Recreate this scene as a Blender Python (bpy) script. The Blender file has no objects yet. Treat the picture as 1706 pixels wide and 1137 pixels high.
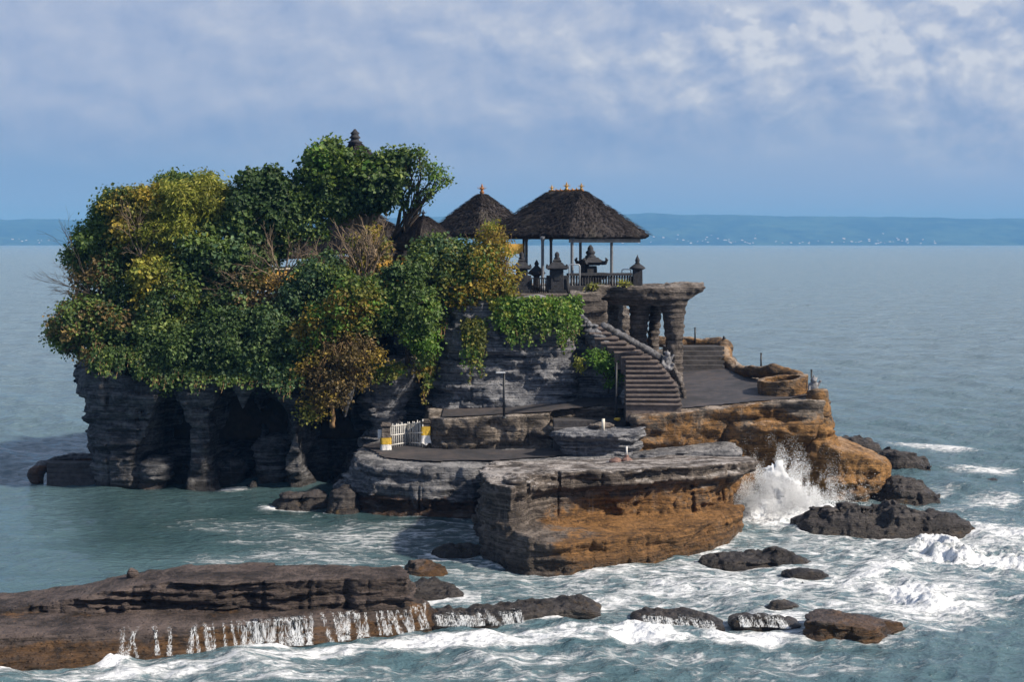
import bpy, bmesh, math, random
import numpy as np
from mathutils import Vector
random.seed(11); np.random.seed(11)
SC = bpy.context.scene
COL = SC.collection
R = math.radians
# ------------------------------------------------------------------ camera, world, sun, exposure
F, H, HZ, CX = 2600.0, 12.0, 405.0, 853.0      # focal length in photo pixels, eye height above the sea, horizon row, centre column
cam = bpy.data.cameras.new("camera"); camo = bpy.data.objects.new("camera", cam); COL.objects.link(camo)
camo.location = (0, 0, H); camo.rotation_euler = (R(90), 0, 0)
cam.sensor_width = 36; cam.lens = 36 * F / 1706; cam.shift_y = -(568.5 - HZ) / 1706
cam.clip_start = 0.5; cam.clip_end = 60000
SC.camera = camo
SC.view_settings.view_transform = 'Standard'; SC.view_settings.look = 'None'
SC.view_settings.exposure = 0.42; SC.view_settings.gamma = 1.0; SC.view_settings.use_curve_mapping = False
SUN_DIR = Vector((0.80, -0.31, 0.66)).normalized()          # towards the sun
sl = bpy.data.lights.new("sun", 'SUN'); sl.energy = 5.0; sl.angle = R(3.0); sl.color = (1.0, 0.90, 0.76)
so = bpy.data.objects.new("sun", sl); COL.objects.link(so)
so.rotation_euler = SUN_DIR.to_track_quat('Z', 'Y').to_euler(); so.location = (40, -20, 60)
SC.cycles.max_bounces = 6; SC.cycles.diffuse_bounces = 3; SC.cycles.glossy_bounces = 3
SC.cycles.transmission_bounces = 3; SC.cycles.transparent_max_bounces = 6; SC.cycles.volume_bounces = 0
SC.cycles.use_denoising = True; SC.cycles.sample_clamp_indirect = 4.0

class NT:
    """small helper for node trees"""
    def __init__(s, tree): s.t = tree; s.n = tree.nodes; s.l = tree.links
    def node(s, typ, **kw):
        n = s.n.new(typ)
        for k, v in kw.items(): setattr(n, k, v)
        return n
    def put(s, sock, v):
        if v is None: return
        if hasattr(v, 'is_output') or isinstance(v, bpy.types.NodeSocket): s.l.new(v, sock)
        else:
            try: sock.default_value = v
            except Exception: sock.default_value = tuple(v) + (1.0,)
    def math(s, op, a, b=None, c=None, clamp=False):
        n = s.node('ShaderNodeMath', operation=op); n.use_clamp = clamp
        s.put(n.inputs[0], a); s.put(n.inputs[1], b); s.put(n.inputs[2], c); return n.outputs[0]
    def vmul(s, v, k):
        n = s.node('ShaderNodeVectorMath', operation='MULTIPLY'); s.put(n.inputs[0], v); s.put(n.inputs[1], k); return n.outputs[0]
    def vadd(s, v, k):
        n = s.node('ShaderNodeVectorMath', operation='ADD'); s.put(n.inputs[0], v); s.put(n.inputs[1], k); return n.outputs[0]
    def noise(s, vec, scale=1.0, detail=5.0, rough=0.55, dist=0.0, out=0):
        n = s.node('ShaderNodeTexNoise'); s.put(n.inputs['Vector'], vec)
        n.inputs['Scale'].default_value = scale; n.inputs['Detail'].default_value = detail
        n.inputs['Roughness'].default_value = rough; n.inputs['Distortion'].default_value = dist
        return n.outputs[out]
    def ss(s, x, lo, hi, a=0.0, b=1.0):
        n = s.node('ShaderNodeMapRange', interpolation_type='SMOOTHSTEP')
        s.put(n.inputs[0], x); s.put(n.inputs[1], lo); s.put(n.inputs[2], hi); s.put(n.inputs[3], a); s.put(n.inputs[4], b); return n.outputs[0]
    def mix(s, f, a, b, mode='MIX'):
        n = s.node('ShaderNodeMix', data_type='RGBA', blend_type=mode)
        s.put(n.inputs[0], f); s.put(n.inputs[6], a); s.put(n.inputs[7], b); return n.outputs[2]
    def ramp(s, f, stops):
        n = s.node('ShaderNodeValToRGB'); s.put(n.inputs[0], f); e = n.color_ramp.elements
        while len(e) < len(stops): e.new(0.5)
        for q, (p, c) in zip(e, stops): q.position = p; q.color = tuple(c) + (1,)
        return n.outputs[0]
    def sep(s, v):
        n = s.node('ShaderNodeSeparateXYZ'); s.put(n.inputs[0], v); return n.outputs
    def comb(s, x, y, z):
        n = s.node('ShaderNodeCombineXYZ'); s.put(n.inputs[0], x); s.put(n.inputs[1], y); s.put(n.inputs[2], z); return n.outputs[0]
    def bump(s, h, strength=1.0, dist=0.1, normal=None):
        n = s.node('ShaderNodeBump'); s.put(n.inputs['Height'], h); s.put(n.inputs['Strength'], strength)
        s.put(n.inputs['Distance'], dist); s.put(n.inputs['Normal'], normal); return n.outputs[0]

def build_world():
    w = bpy.data.worlds.new("World"); SC.world = w; w.use_nodes = True
    T = NT(w.node_tree); T.n.clear()
    out = T.node('ShaderNodeOutputWorld'); bg = T.node('ShaderNodeBackground'); STR = 0.10
    bg.inputs[1].default_value = STR
    sky = T.node('ShaderNodeTexSky', sky_type='NISHITA'); sky.sun_disc = False
    sky.sun_elevation = math.asin(SUN_DIR.z); sky.sun_rotation = math.atan2(SUN_DIR.x, SUN_DIR.y)
    d = T.node('ShaderNodeTexCoord').outputs['Generated']
    X, Y, Z = T.sep(d)
    az = T.math('ARCTAN2', X, Y)
    el = T.math('MULTIPLY', Z, 2600.0)                 # height over the horizon, in photo pixels
    azp = T.math('MULTIPLY', az, 2600.0)               # degrees east of the view axis, same unit
    p = T.comb(T.math('MULTIPLY', azp, 0.0085), T.math('MULTIPLY', el, 0.0115), 0.0)
    dg = T.vadd(p, (0, 0, 3.0))
    n_big = T.noise(dg, 0.30, 6, 0.55, 0.3)
    n_mid = T.noise(T.vadd(p, (5, 2, 0)), 0.95, 7, 0.54, 0.2)
    n_off = T.noise(T.vadd(p, (5 + .16, 2 + .24, 0)), 0.95, 7, 0.54, 0.2)
    n_fine = T.noise(T.vadd(p, (9, 4, 1)), 2.2, 6, 0.6, 0.2)
    def C(r, g, b):
        f = lambda v: (v / 12.92 if v <= .04045 else ((v + .055) / 1.055) ** 2.4)
        return tuple(f(v / 255) / STR / 1.338 for v in (r, g, b))
    right = T.ss(azp, -850, 850)
    # clear air under the cloud deck: blue, paler to the right and to the horizon
    low = T.mix(T.ss(azp, -800, -100), C(124, 156, 198), C(148, 169, 203))
    low = T.mix(T.ss(azp, 100, 900), low, C(160, 176, 208))
    hz = T.mix(T.ss(el, 10, 170), C(143, 168, 208), low)
    # cloud deck
    eln = T.math('ADD', el, T.math('MULTIPLY', T.math('SUBTRACT', n_big, 0.5), 150))
    deck = T.ss(eln, 95, 205)
    relief = T.math('SUBTRACT', n_mid, n_off)
    br = T.math('MULTIPLY', T.math('ADD', T.math('MULTIPLY', T.math('SUBTRACT', n_mid, 0.5), 0.9), T.math('MULTIPLY', relief, 1.5)), T.math('ADD', .55, T.math('MULTIPLY', right, .75)))
    br = T.math('ADD', br, T.math('MULTIPLY', T.math('SUBTRACT', n_fine, 0.5), 0.22))
    # rounded billows for the heap
    def billow(off):
        q = T.vadd(p, off); wn = T.node('ShaderNodeTexNoise'); T.put(wn.inputs['Vector'], q); wn.inputs['Scale'].default_value = 1.6; wn.inputs['Detail'].default_value = 5
        q = T.vadd(q, T.vmul(wn.outputs['Color'], (.55, .55, 0))); t = None
        for sc, wt in ((1.0, .5), (2.3, .32), (5.0, .18)):
            v = T.node('ShaderNodeTexVoronoi', feature='SMOOTH_F1', voronoi_dimensions='2D'); T.put(v.inputs['Vector'], q); v.inputs['Scale'].default_value = sc; v.inputs['Smoothness'].default_value = .45
            h = T.math('MULTIPLY', T.math('SUBTRACT', .9, v.outputs['Distance']), wt); t = h if t is None else T.math('ADD', t, h)
        return t
    b0 = billow((2.0, 1.0, 0)); b1 = billow((2.0 + .12, 1.0 + .20, 0)); brel = T.math('SUBTRACT', b0, b1)
    # the towering heap of cloud on the right: grows brighter above a slanting edge
    edge = T.math('ADD', T.math('MULTIPLY', T.ss(azp, 40, 460), 190), T.math('MULTIPLY', T.math('SUBTRACT', b0, 0.45), 300))
    heap = T.math('MULTIPLY', T.ss(azp, 80, 360), T.ss(T.math('SUBTRACT', T.math('ADD', 200, edge), el), -12, 22))
    heap = T.math('MULTIPLY', heap, T.ss(el, 150, 330))
    lv = T.math('ADD', T.math('ADD', 0.45, T.math('MULTIPLY', br, .92)), T.math('MULTIPLY', heap, T.math('ADD', .17, T.math('MULTIPLY', brel, 1.25))))
    lv = T.math('ADD', lv, T.math('MULTIPLY', T.ss(el, 190, 420), 0.12))
    lv = T.math('ADD', lv, T.math('MULTIPLY', T.math('SUBTRACT', right, 0.5), 0.14))
    cl = T.ramp(lv, [(0.0, C(138, 160, 198)), (0.28, C(156, 172, 204)), (0.55, C(174, 185, 210)), (0.78, C(192, 199, 216)), (1.0, C(212, 216, 226))])
    vis = T.mix(deck, hz, cl)
    # darker flat base line of the deck
    base = T.math('MULTIPLY', T.ss(eln, 120, 175), T.ss(eln, 235, 180))
    vis = T.mix(T.math('MULTIPLY', base, 0.42), vis, C(122, 150, 194))
    # overhead: broken cloud over the physical sky
    over = T.mix(T.ss(T.noise(d, 2.2, 6, 0.6), 0.38, 0.62), sky.outputs[0], C(150, 160, 178))
    tot = T.mix(T.ss(Z, 0.16, 0.5), vis, over)
    tot = T.mix(0.06, tot, sky.outputs[0])
    tot = T.mix(T.ss(Z, 0.0, -0.02), tot, C(120, 150, 180))
    T.l.new(tot, bg.inputs[0]); T.l.new(bg.outputs[0], out.inputs[0])
build_world()

# ------------------------------------------------------------------ geometry helpers
def P(px, py, Y):            # a photo pixel at a chosen distance
    return ((px - CX) / F * Y, Y, H - (py - HZ) / F * Y)
def XY(px, Y): return ((px - CX) / F * Y, Y)
def G(px, py, z=0.0):        # a photo pixel on the level z
    return P(px, py, F * (H - z) / (py - HZ))
def ZY(py, Y): return H - (py - HZ) / F * Y

_rs = np.random.RandomState(5); _TB = (_rs.rand(64, 64, 64).astype('f4') * 2 - 1)
_TF = np.ascontiguousarray(_TB.ravel())
def _vn(x, y, z):
    xi = np.floor(x); yi = np.floor(y); zi = np.floor(z)
    fx = x - xi; fy = y - yi; fz = z - zi
    fx = fx * fx * (3 - 2 * fx); fy = fy * fy * (3 - 2 * fy); fz = fz * fz * (3 - 2 * fz)
    a = xi.astype(np.int32); b = yi.astype(np.int32); c = zi.astype(np.int32)
    a1 = ((a + 1) & 63) << 12; b1 = ((b + 1) & 63) << 6; c1 = (c + 1) & 63
    a = (a & 63) << 12; b = (b & 63) << 6; c = c & 63
    def k(q, g):
        e = np.take(_TF, q | c); e += fz * (np.take(_TF, q | c1) - e); return e
    e0 = k(a | b, 0); e0 += fx * (k(a1 | b, 0) - e0)
    e1 = k(a | b1, 0); e1 += fx * (k(a1 | b1, 0) - e1)
    e0 += fy * (e1 - e0)
    return e0
from concurrent.futures import ThreadPoolExecutor
_POOL = ThreadPoolExecutor(4)
def vn(x, y, z):
    """smooth value noise in -1..1"""
    x, y, z = np.broadcast_arrays(np.asarray(x, 'f4'), np.asarray(y, 'f4'), np.asarray(z, 'f4'))
    if x.size < 60000: return _vn(x, y, z)
    sh = x.shape; x = x.reshape(-1); y = y.reshape(-1); z = z.reshape(-1)
    out = np.empty(x.size, 'f4'); st = max(20000, min(130000, x.size // 4 + 1))
    def job(i): out[i:i + st] = _vn(x[i:i + st], y[i:i + st], z[i:i + st])
    list(_POOL.map(job, range(0, x.size, st)))
    return out.reshape(sh)
def fbm(x, y, z, o=4, g=0.5):
    s = 0; a = 1.0; t = 0
    for i in range(o):
        s = s + a * vn(x + 17.3 * i, y - 9.1 * i, z + 5.7 * i); t += a; a *= g
        x, y, z = (x * 1.62 + y * 1.18) , (y * 1.62 - x * 1.18), z * 2.03
    return s / t
def smin(a, b, k):
    h = np.clip(0.5 + 0.5 * (b - a) / k, 0, 1); return b * (1 - h) + a * h - k * h * (1 - h)
def smax(a, b, k): return -smin(-a, -b, k)
def sst(x, a, b):
    t = np.clip((x - a) / (b - a), 0, 1); return t * t * (3 - 2 * t)
def poly2(x, y, pts):
    """signed distance to a closed plan outline, negative inside"""
    d = np.full(x.shape, 1e9, 'f4'); inside = np.zeros(x.shape, bool); n = len(pts)
    for i in range(n):
        ax, ay = pts[i]; bx, by = pts[(i + 1) % n]
        ex, ey = bx - ax, by - ay; wx, wy = x - ax, y - ay
        t = np.clip((wx * ex + wy * ey) / (ex * ex + ey * ey + 1e-9), 0, 1)
        d = np.minimum(d, (wx - ex * t) ** 2 + (wy - ey * t) ** 2)
        c = ((ay <= y) & (by > y)) | ((by <= y) & (ay > y))
        with np.errstate(divide='ignore', invalid='ignore'):
            xc = ax + (y - ay) * ex / (ey if abs(ey) > 1e-9 else 1e-9)
        inside ^= c & (x < xc)
    d = np.sqrt(d); return np.where(inside, -d, d).astype('f4')
def cap(x, y, z, a, b, ra, rb):
    ax, ay, az = a; bx, by, bz = b; ex, ey, ez = bx - ax, by - ay, bz - az
    t = np.clip(((x - ax) * ex + (y - ay) * ey + (z - az) * ez) / (ex * ex + ey * ey + ez * ez + 1e-9), 0, 1)
    return np.sqrt((x - ax - ex * t) ** 2 + (y - ay - ey * t) ** 2 + (z - az - ez * t) ** 2) - (ra + (rb - ra) * t)
def ell(x, y, z, c, r):
    q = np.sqrt(((x - c[0]) / r[0]) ** 2 + ((y - c[1]) / r[1]) ** 2 + ((z - c[2]) / r[2]) ** 2)
    return (q - 1) * min(r)
def strata(x, y, z, amp=0.35, s=0.0, thick=1.0):
    """horizontal rock beds that stand proud or are eaten back, plus lumps"""
    zw = z + 0.22 * vn(x * .22 + s, y * .22, z * 0 + s) + 0.05 * x * 0.1
    zw = zw + .09 * fbm(x * 1.1 + 3, y * 1.1 + s, z * .5, 2)
    m = .30 + .70 * sst(vn(x * .33 + 9, y * .33, z * .55 + s), -.35, .45)
    j = vn(x * .85 + s + 4, y * .85, z * .13); j2 = vn(x * 1.9 + s, y * 1.9 + 3, z * .25)
    a = vn(x * .30 + s, y * .30 + s, zw * 1.9 / thick + s)
    b = vn(x * .75 + s, y * .75, zw * 5.2 / thick)
    c = fbm(x * 1.1 + s, y * 1.1, z * 1.1, 4)
    e = vn(x * 2.2, y * 2.2 + s, zw * 11 / thick)
    f = fbm(x * 3.3, y * 3.3 + s, z * 4.2, 2)
    return amp * (0.36 * np.tanh(3.6 * a) + 0.40 * m * np.tanh(3.8 * b) + 0.85 * c + 0.20 * m * e + .26 * f + .38 * np.exp(-(j / .07) ** 2) + .20 * np.exp(-(j2 / .09) ** 2))

def surface_nets(D, org, h):
    S = D < 0
    c = np.zeros(tuple(n - 1 for n in D.shape), np.int8)
    for i in (0, 1):
        for j in (0, 1):
            for k in (0, 1):
                c += S[i:i + c.shape[0], j:j + c.shape[1], k:k + c.shape[2]]
    mixed = (c > 0) & (c < 8)
    idx = np.full(c.shape, -1, np.int32); ijk = np.argwhere(mixed); idx[mixed] = np.arange(len(ijk))
    pos = np.zeros((len(ijk), 3), 'f4'); cnt = np.zeros(len(ijk), 'f4')
    cor = [(i, j, k) for i in (0, 1) for j in (0, 1) for k in (0, 1)]
    for p in cor:
        for ax in range(3):
            if p[ax]: continue
            q = list(p); q[ax] = 1
            da = D[ijk[:, 0] + p[0], ijk[:, 1] + p[1], ijk[:, 2] + p[2]]; db = D[ijk[:, 0] + q[0], ijk[:, 1] + q[1], ijk[:, 2] + q[2]]
            m = (da < 0) != (db < 0); t = np.where(m, da / (da - db + 1e-12), 0)
            pp = np.array(p, 'f4')[None, :].repeat(len(ijk), 0); pp[:, ax] = t
            pos[m] += pp[m]; cnt[m] += 1
    V = (ijk + pos / cnt[:, None]) * h + np.array(org)
    Fs = []
    n = D.shape
    for ax in range(3):
        sl0 = [slice(1, -1)] * 3; sl0[ax] = slice(0, n[ax] - 1)
        sl1 = [slice(1, -1)] * 3; sl1[ax] = slice(1, n[ax])
        a = S[tuple(sl0)]; b = S[tuple(sl1)]
        o = [1, 1, 1]; o[ax] = 0
        for sgn in (0, 1):
            e = np.argwhere((a & ~b) if sgn == 0 else (~a & b)) + np.array(o)
            if not len(e): continue
            u, v = (ax + 1) % 3, (ax + 2) % 3
            def at(du, dv):
                q = e.copy(); q[:, u] += du; q[:, v] += dv; return idx[q[:, 0], q[:, 1], q[:, 2]]
            quad = np.stack([at(-1, -1), at(0, -1), at(0, 0), at(-1, 0)], 1)
            if sgn: quad = quad[:, ::-1]
            Fs.append(quad)
    return V, np.concatenate(Fs)

def mesh_from(name, V, Fc, smooth=True, colors=None, attrs=None):
    me = bpy.data.meshes.new(name)
    if isinstance(Fc, np.ndarray):
        V = np.asarray(V, 'f4'); nv, nf, k = len(V), len(Fc), Fc.shape[1]
        me.vertices.add(nv); me.vertices.foreach_set('co', V.ravel())
        me.loops.add(nf * k); me.loops.foreach_set('vertex_index', Fc.astype(np.int32).ravel())
        me.polygons.add(nf); me.polygons.foreach_set('loop_start', np.arange(0, nf * k, k, dtype=np.int32))
        try: me.polygons.foreach_set('loop_total', np.full(nf, k, np.int32))
        except Exception: pass
        me.update(calc_edges=True)
    else:
        me.from_pydata([tuple(v) for v in V], [], Fc); me.update()
    me.polygons.foreach_set('use_smooth', np.full(len(me.polygons), bool(smooth)))
    if colors is not None:
        at = me.color_attributes.new('tint', 'FLOAT_COLOR', 'POINT')
        c4 = np.ones((len(V), 4), 'f4'); c4[:, :3] = colors; at.data.foreach_set('color', c4.ravel())
    for k, v in (attrs or {}).items():
        at = me.attributes.new(k, 'FLOAT', 'POINT'); at.data.foreach_set('value', np.asarray(v, 'f4').ravel())
    me.update()
    return me
def tag(o, label=None, cat=None, group=None, kind=None):
    if label: o['label'] = label
    if cat: o['category'] = cat
    if group: o['group'] = group
    if kind: o['kind'] = kind
    return o
def obj(name, V, Fc, mat, parent=None, smooth=True, colors=None, attrs=None, org=None):
    V = np.asarray(V, 'f4')
    if parent is not None:
        loc = Vector((0, 0, 0)); q = parent
        off = np.array(parent.get('_w'), 'f4'); o_w = off
    else:
        mn, mx = V.min(0), V.max(0); o_w = np.array(org if org is not None else ((mn[0] + mx[0]) / 2, (mn[1] + mx[1]) / 2, mn[2]), 'f4')
    me = mesh_from(name, V - o_w, Fc, smooth, colors, attrs)
    o = bpy.data.objects.new(name, me); COL.objects.link(o)
    if mat: me.materials.append(mat)
    if parent is not None: o.parent = parent
    else: o.location = [float(v) for v in o_w]
    o['_w'] = [float(v) for v in o_w]
    return o
def empty(name, loc):
    o = bpy.data.objects.new(name, None); COL.objects.link(o); o.location = loc; o['_w'] = [float(v) for v in loc]; o.empty_display_size = .3
    return o
def thing(name, label, cat, loc, group=None): return tag(empty(name, loc), label, cat, group)
def copy_tree(o, delta, parent=None):
    """a copy of a thing and of its parts, moved by delta"""
    c = o.copy(); COL.objects.link(c)
    if parent is None: c.location = Vector(o.location) + Vector(delta)
    else: c.parent = parent
    c['_w'] = [a + b for a, b in zip(o['_w'], delta)]
    for ch in [q for q in bpy.data.objects if q.parent == o]: copy_tree(ch, delta, c)
    return c

class MB:
    """collects boxes, tubes and turned shapes; build() links them as one mesh"""
    def __init__(s): s.v = []; s.f = []
    def add(s, V, Fc):
        o = len(s.v); s.v += [tuple(map(float, v)) for v in V]; s.f += [tuple(i + o for i in q) for q in Fc]; return s
    def box(s, c, d, rz=0.0, top=None, bev=0.0):
        """box centred on c, size d, turned rz; top = scale of the top face"""
        hx, hy, hz = d[0] / 2, d[1] / 2, d[2] / 2; tx = ty = 1.0
        if top is not None: tx, ty = (top, top) if not isinstance(top, tuple) else top
        co, si = math.cos(rz), math.sin(rz); V = []
        b = min(bev, hx * .9, hy * .9, hz * .9)
        def ring(x, y, z, k):
            pts = [(-x, -y), (x, -y), (x, y), (-x, y)]
            if k <= 0: return [(p[0], p[1], z) for p in pts]
            return [(-x + k, -y, z), (x - k, -y, z), (x, -y + k, z), (x, y - k, z), (x - k, y, z), (-x + k, y, z), (-x, y - k, z), (-x, -y + k, z)]
        if b > 0: rings = [ring(hx - b * .6, hy - b * .6, -hz, b), ring(hx, hy, -hz + b, b), ring(hx * tx, hy * ty, hz - b, b), ring(hx * tx - b * .6, hy * ty - b * .6, hz, b)]
        else: rings = [ring(hx, hy, -hz, 0), ring(hx * tx, hy * ty, hz, 0)]
        n = len(rings[0]); V = [p for r in rings for p in r]; Fc = [tuple(range(n))[::-1]]
        for i in range(len(rings) - 1):
            for j in range(n):
                a, c2 = i * n + j, i * n + (j + 1) % n; Fc.append((a, c2, c2 + n, a + n))
        Fc.append(tuple((len(rings) - 1) * n + j for j in range(n)))
        V = [(c[0] + x * co - y * si, c[1] + x * si + y * co, c[2] + z) for x, y, z in V]
        return s.add(V, Fc)
    def tube(s, pts, rad, n=6, capped=True):
        pts = [Vector(p) for p in pts]; rad = rad if hasattr(rad, '__len__') else [rad] * len(pts)
        V = []; Fc = []; up = Vector((0, 0, 1)); side = None
        for i, p in enumerate(pts):
            d = (pts[min(i + 1, len(pts) - 1)] - pts[max(i - 1, 0)]).normalized()
            if side is None: side = d.cross(Vector((0, 1, 0)) if abs(d.y) < .9 else Vector((1, 0, 0))).normalized()
            side = (side - d * side.dot(d)).normalized(); bn = d.cross(side)
            for k in range(n):
                a = 2 * math.pi * k / n; V.append(p + (side * math.cos(a) + bn * math.sin(a)) * rad[i])
        for i in range(len(pts) - 1):
            for k in range(n):
                a, b = i * n + k, i * n + (k + 1) % n; Fc.append((a, b, b + n, a + n))
        if capped: Fc.append(tuple(range(n))[::-1]); Fc.append(tuple((len(pts) - 1) * n + k for k in range(n)))
        return s.add(V, Fc)
    def lathe(s, c, prof, n=16, rz=0.0, sq=False):
        """turned (or, with sq, four-sided) shape: prof = [(radius, z)] from the bottom up"""
        if sq: n = 4; rz += math.pi / 4
        V = []; Fc = []; k = math.sqrt(2) if sq else 1
        for r, z in prof:
            for i in range(n):
                a = rz + 2 * math.pi * i / n; V.append((c[0] + r * k * math.cos(a), c[1] + r * k * math.sin(a), c[2] + z))
        for i in range(len(prof) - 1):
            for j in range(n):
                a, b = i * n + j, i * n + (j + 1) % n; Fc.append((a, b, b + n, a + n))
        Fc.append(tuple(range(n))[::-1]); Fc.append(tuple((len(prof) - 1) * n + j for j in range(n)))
        return s.add(V, Fc)
    def build(s, name, mat, parent=None, smooth=False, org=None):
        return obj(name, s.v, s.f, mat, parent, smooth, org=org)

class Body:
    """a rock body: a distance field sampled on a grid and skinned"""
    all = []
    def __init__(s, lo, hi, h, fn):
        s.lo = np.array(lo, 'f4'); s.h = h
        n = np.ceil((np.array(hi) - np.array(lo)) / h).astype(int) + 1
        ax = [s.lo[i] + h * np.arange(n[i], dtype='f4') for i in range(3)]
        s.x, s.y, s.z = ax
        X, Y, Z = np.meshgrid(*ax, indexing='ij')
        D = fn(X, Y, Z).astype('f4')
        D[0] = np.maximum(D[0], .01); D[-1] = np.maximum(D[-1], .01); D[:, 0] = np.maximum(D[:, 0], .01); D[:, -1] = np.maximum(D[:, -1], .01)
        D[:, :, -1] = np.maximum(D[:, :, -1], .01); D[:, :, 0] = np.maximum(D[:, :, 0], .01)
        s.D = D
        kz = int(round((0 - lo[2]) / h)); s.sea = D[:, :, kz].copy() if 0 < kz < len(s.z) else None
        Body.all.append(s)
    def build(s, name, mat, parent=None, smooth=True):
        V, Fc = surface_nets(s.D, s.lo, s.h); return obj(name, V, Fc, mat, parent, smooth)
    def front(s, x, z):
        """nearest solid y in the column x, z (None when empty)"""
        i = int(round((x - s.lo[0]) / s.h)); k = int(round((z - s.lo[2]) / s.h))
        if not (0 <= i < len(s.x) and 0 <= k < len(s.z)): return None
        c = s.D[i, :, k] < 0
        j = int(np.argmax(c)); return float(s.y[j] - s.h) if c[j] else None
    def top(s, x, y):
        i = int(round((x - s.lo[0]) / s.h)); j = int(round((y - s.lo[1]) / s.h))
        if not (0 <= i < len(s.x) and 0 <= j < len(s.y)): return None
        c = np.nonzero(s.D[i, j] < 0)[0]
        return float(s.z[c[-1]] + s.h * .5) if len(c) else None

# ------------------------------------------------------------------ materials
def new_mat(name):
    m = bpy.data.materials.new(name); m.use_nodes = True; T = NT(m.node_tree); T.n.clear()
    out = T.node('ShaderNodeOutputMaterial'); b = T.node('ShaderNodeBsdfPrincipled'); T.l.new(b.outputs[0], out.inputs[0])
    return m, T, b, out
def rock_mat(name, dark, mid, light, rust=(.30, .135, .035), rust_amt=0.0, rust_z=(0, 3), top=(.30, .27, .26), top_amt=.6, streak=.25, wet=.5, bed=5.0, rust_scale=.30, seed=0.0, bump=1.0, rust_x=None, top_z=None, lw=.26):
    m, T, b, out = new_mat(name)
    g = T.node('ShaderNodeNewGeometry'); pos = T.vadd(g.outputs['Position'], (seed, seed * .7, 0)); nz = T.sep(g.outputs['Normal'])[2]
    z = T.sep(g.outputs['Position'])[2]
    beds = T.noise(T.vmul(pos, (.5, .5, bed)), 1.0, 8, .62, .4)
    fine = T.noise(T.vmul(pos, (1, 1, 1.8)), 4.2, 9, .68)
    lam = T.noise(T.vmul(pos, (.45, .45, bed * 3.6)), 1.0, 6, .6, .5)
    patch = T.noise(pos, rust_scale, 6, .6, .5)
    patch2 = T.noise(T.vadd(pos, (31, 7, 3)), .75, 7, .62, .3)
    v = T.math('ADD', T.math('MULTIPLY', beds, .62 - lw), T.math('ADD', T.math('MULTIPLY', lam, lw), T.math('ADD', T.math('MULTIPLY', fine, .26), T.math('MULTIPLY', patch2, .22))))
    c = T.ramp(v, [(.36, tuple(k * .45 for k in dark)), (.45, dark), (.53, mid), (.63, light)])
    # iron stain
    if rust_amt > 0:
        rn = T.math('ADD', T.math('MULTIPLY', patch, .65), T.math('ADD', T.math('MULTIPLY', patch2, .35), T.math('MULTIPLY', T.math('SUBTRACT', fine, .5), .25)))
        hm = T.ss(T.math('ADD', z, T.math('MULTIPLY', T.math('SUBTRACT', patch2, .5), 1.6)), rust_z[1], rust_z[0])
        if rust_x is not None: hm = T.math('MULTIPLY', hm, T.ss(T.math('ADD', T.sep(g.outputs['Position'])[0], T.math('MULTIPLY', patch2, 2)), rust_x[0] + 1, rust_x[1] + 1))
        thr = 0.62 - 0.42 * rust_amt
        rm = T.ss(T.math('ADD', rn, T.math('MULTIPLY', T.math('SUBTRACT', hm, 1), .5)), thr, thr + .14)
        rc = T.ramp(T.math('ADD', T.math('MULTIPLY', fine, .42), T.math('ADD', T.math('MULTIPLY', beds, .32), T.math('MULTIPLY', lam, .26))), [(.38, tuple(k * .22 for k in rust)), (.46, tuple(k * .50 for k in rust)), (.53, rust), (.64, tuple(min(1, k * 1.55) for k in rust))])
        c = T.mix(T.math('MULTIPLY', rm, .86), c, rc)
    # mineral run-off streaks
    if streak > 0:
        sv = T.noise(T.vmul(pos, (2.6, 2.6, .22)), 1.0, 6, .65)
        sm = T.math('MULTIPLY', T.ss(sv, .56, .70), T.ss(nz, .55, .1))
        c = T.mix(T.math('MULTIPLY', sm, streak), c, tuple(min(1, k * 1.5 + .04) for k in light))
        dk = T.math('MULTIPLY', T.ss(T.noise(T.vmul(T.vadd(pos, (9, 3, 0)), (2.1, 2.1, .18)), 1.0, 6, .65), .55, .68), T.ss(nz, .5, .1))
        c = T.mix(T.math('MULTIPLY', dk, min(1, streak * 1.6)), c, tuple(k * .35 for k in dark))
    # pale weathered tops
    if top_amt > 0:
        tm = T.math('MULTIPLY', T.ss(nz, .62, .93), T.ss(T.math('ADD', T.math('MULTIPLY', patch2, .6), T.math('MULTIPLY', fine, .4)), .44, .60))
        if top_z is not None: tm = T.math('MULTIPLY', tm, T.ss(z, top_z[0], top_z[1]))
        c = T.mix(T.math('MULTIPLY', tm, top_amt), c, top)
    # pits and dark chips
    pit = T.node('ShaderNodeTexVoronoi'); T.put(pit.inputs['Vector'], T.vmul(pos, (1, 1, 1.6))); pit.inputs['Scale'].default_value = 5.5
    pd = T.ss(pit.outputs['Distance'], .10, .30)
    c = T.mix(T.math('MULTIPLY', T.math('SUBTRACT', 1, pd), .45), c, tuple(k * .4 for k in dark))
    # tide line: wet and weedy
    tide = T.ss(T.math('ADD', z, T.math('MULTIPLY', T.math('SUBTRACT', patch2, .5), .9)), .75, .15)
    c = T.mix(T.math('MULTIPLY', tide, wet), c, (.022, .016, .010))
    T.put(b.inputs['Base Color'], c)
    T.put(b.inputs['Roughness'], T.math('SUBTRACT', T.math('ADD', .78, T.math('MULTIPLY', T.math('SUBTRACT', fine, .5), .3)), T.math('MULTIPLY', tide, .42)))
    b.inputs['Specular IOR Level'].default_value = .35
    hgt = T.math('ADD', T.math('ADD', T.math('MULTIPLY', beds, .72 - lw), T.math('MULTIPLY', lam, lw + .06)), T.math('ADD', T.math('MULTIPLY', fine, .42), T.math('MULTIPLY', pd, .12)))
    T.put(b.inputs['Normal'], T.bump(hgt, 1.0, .34 * bump))
    return m
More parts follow.
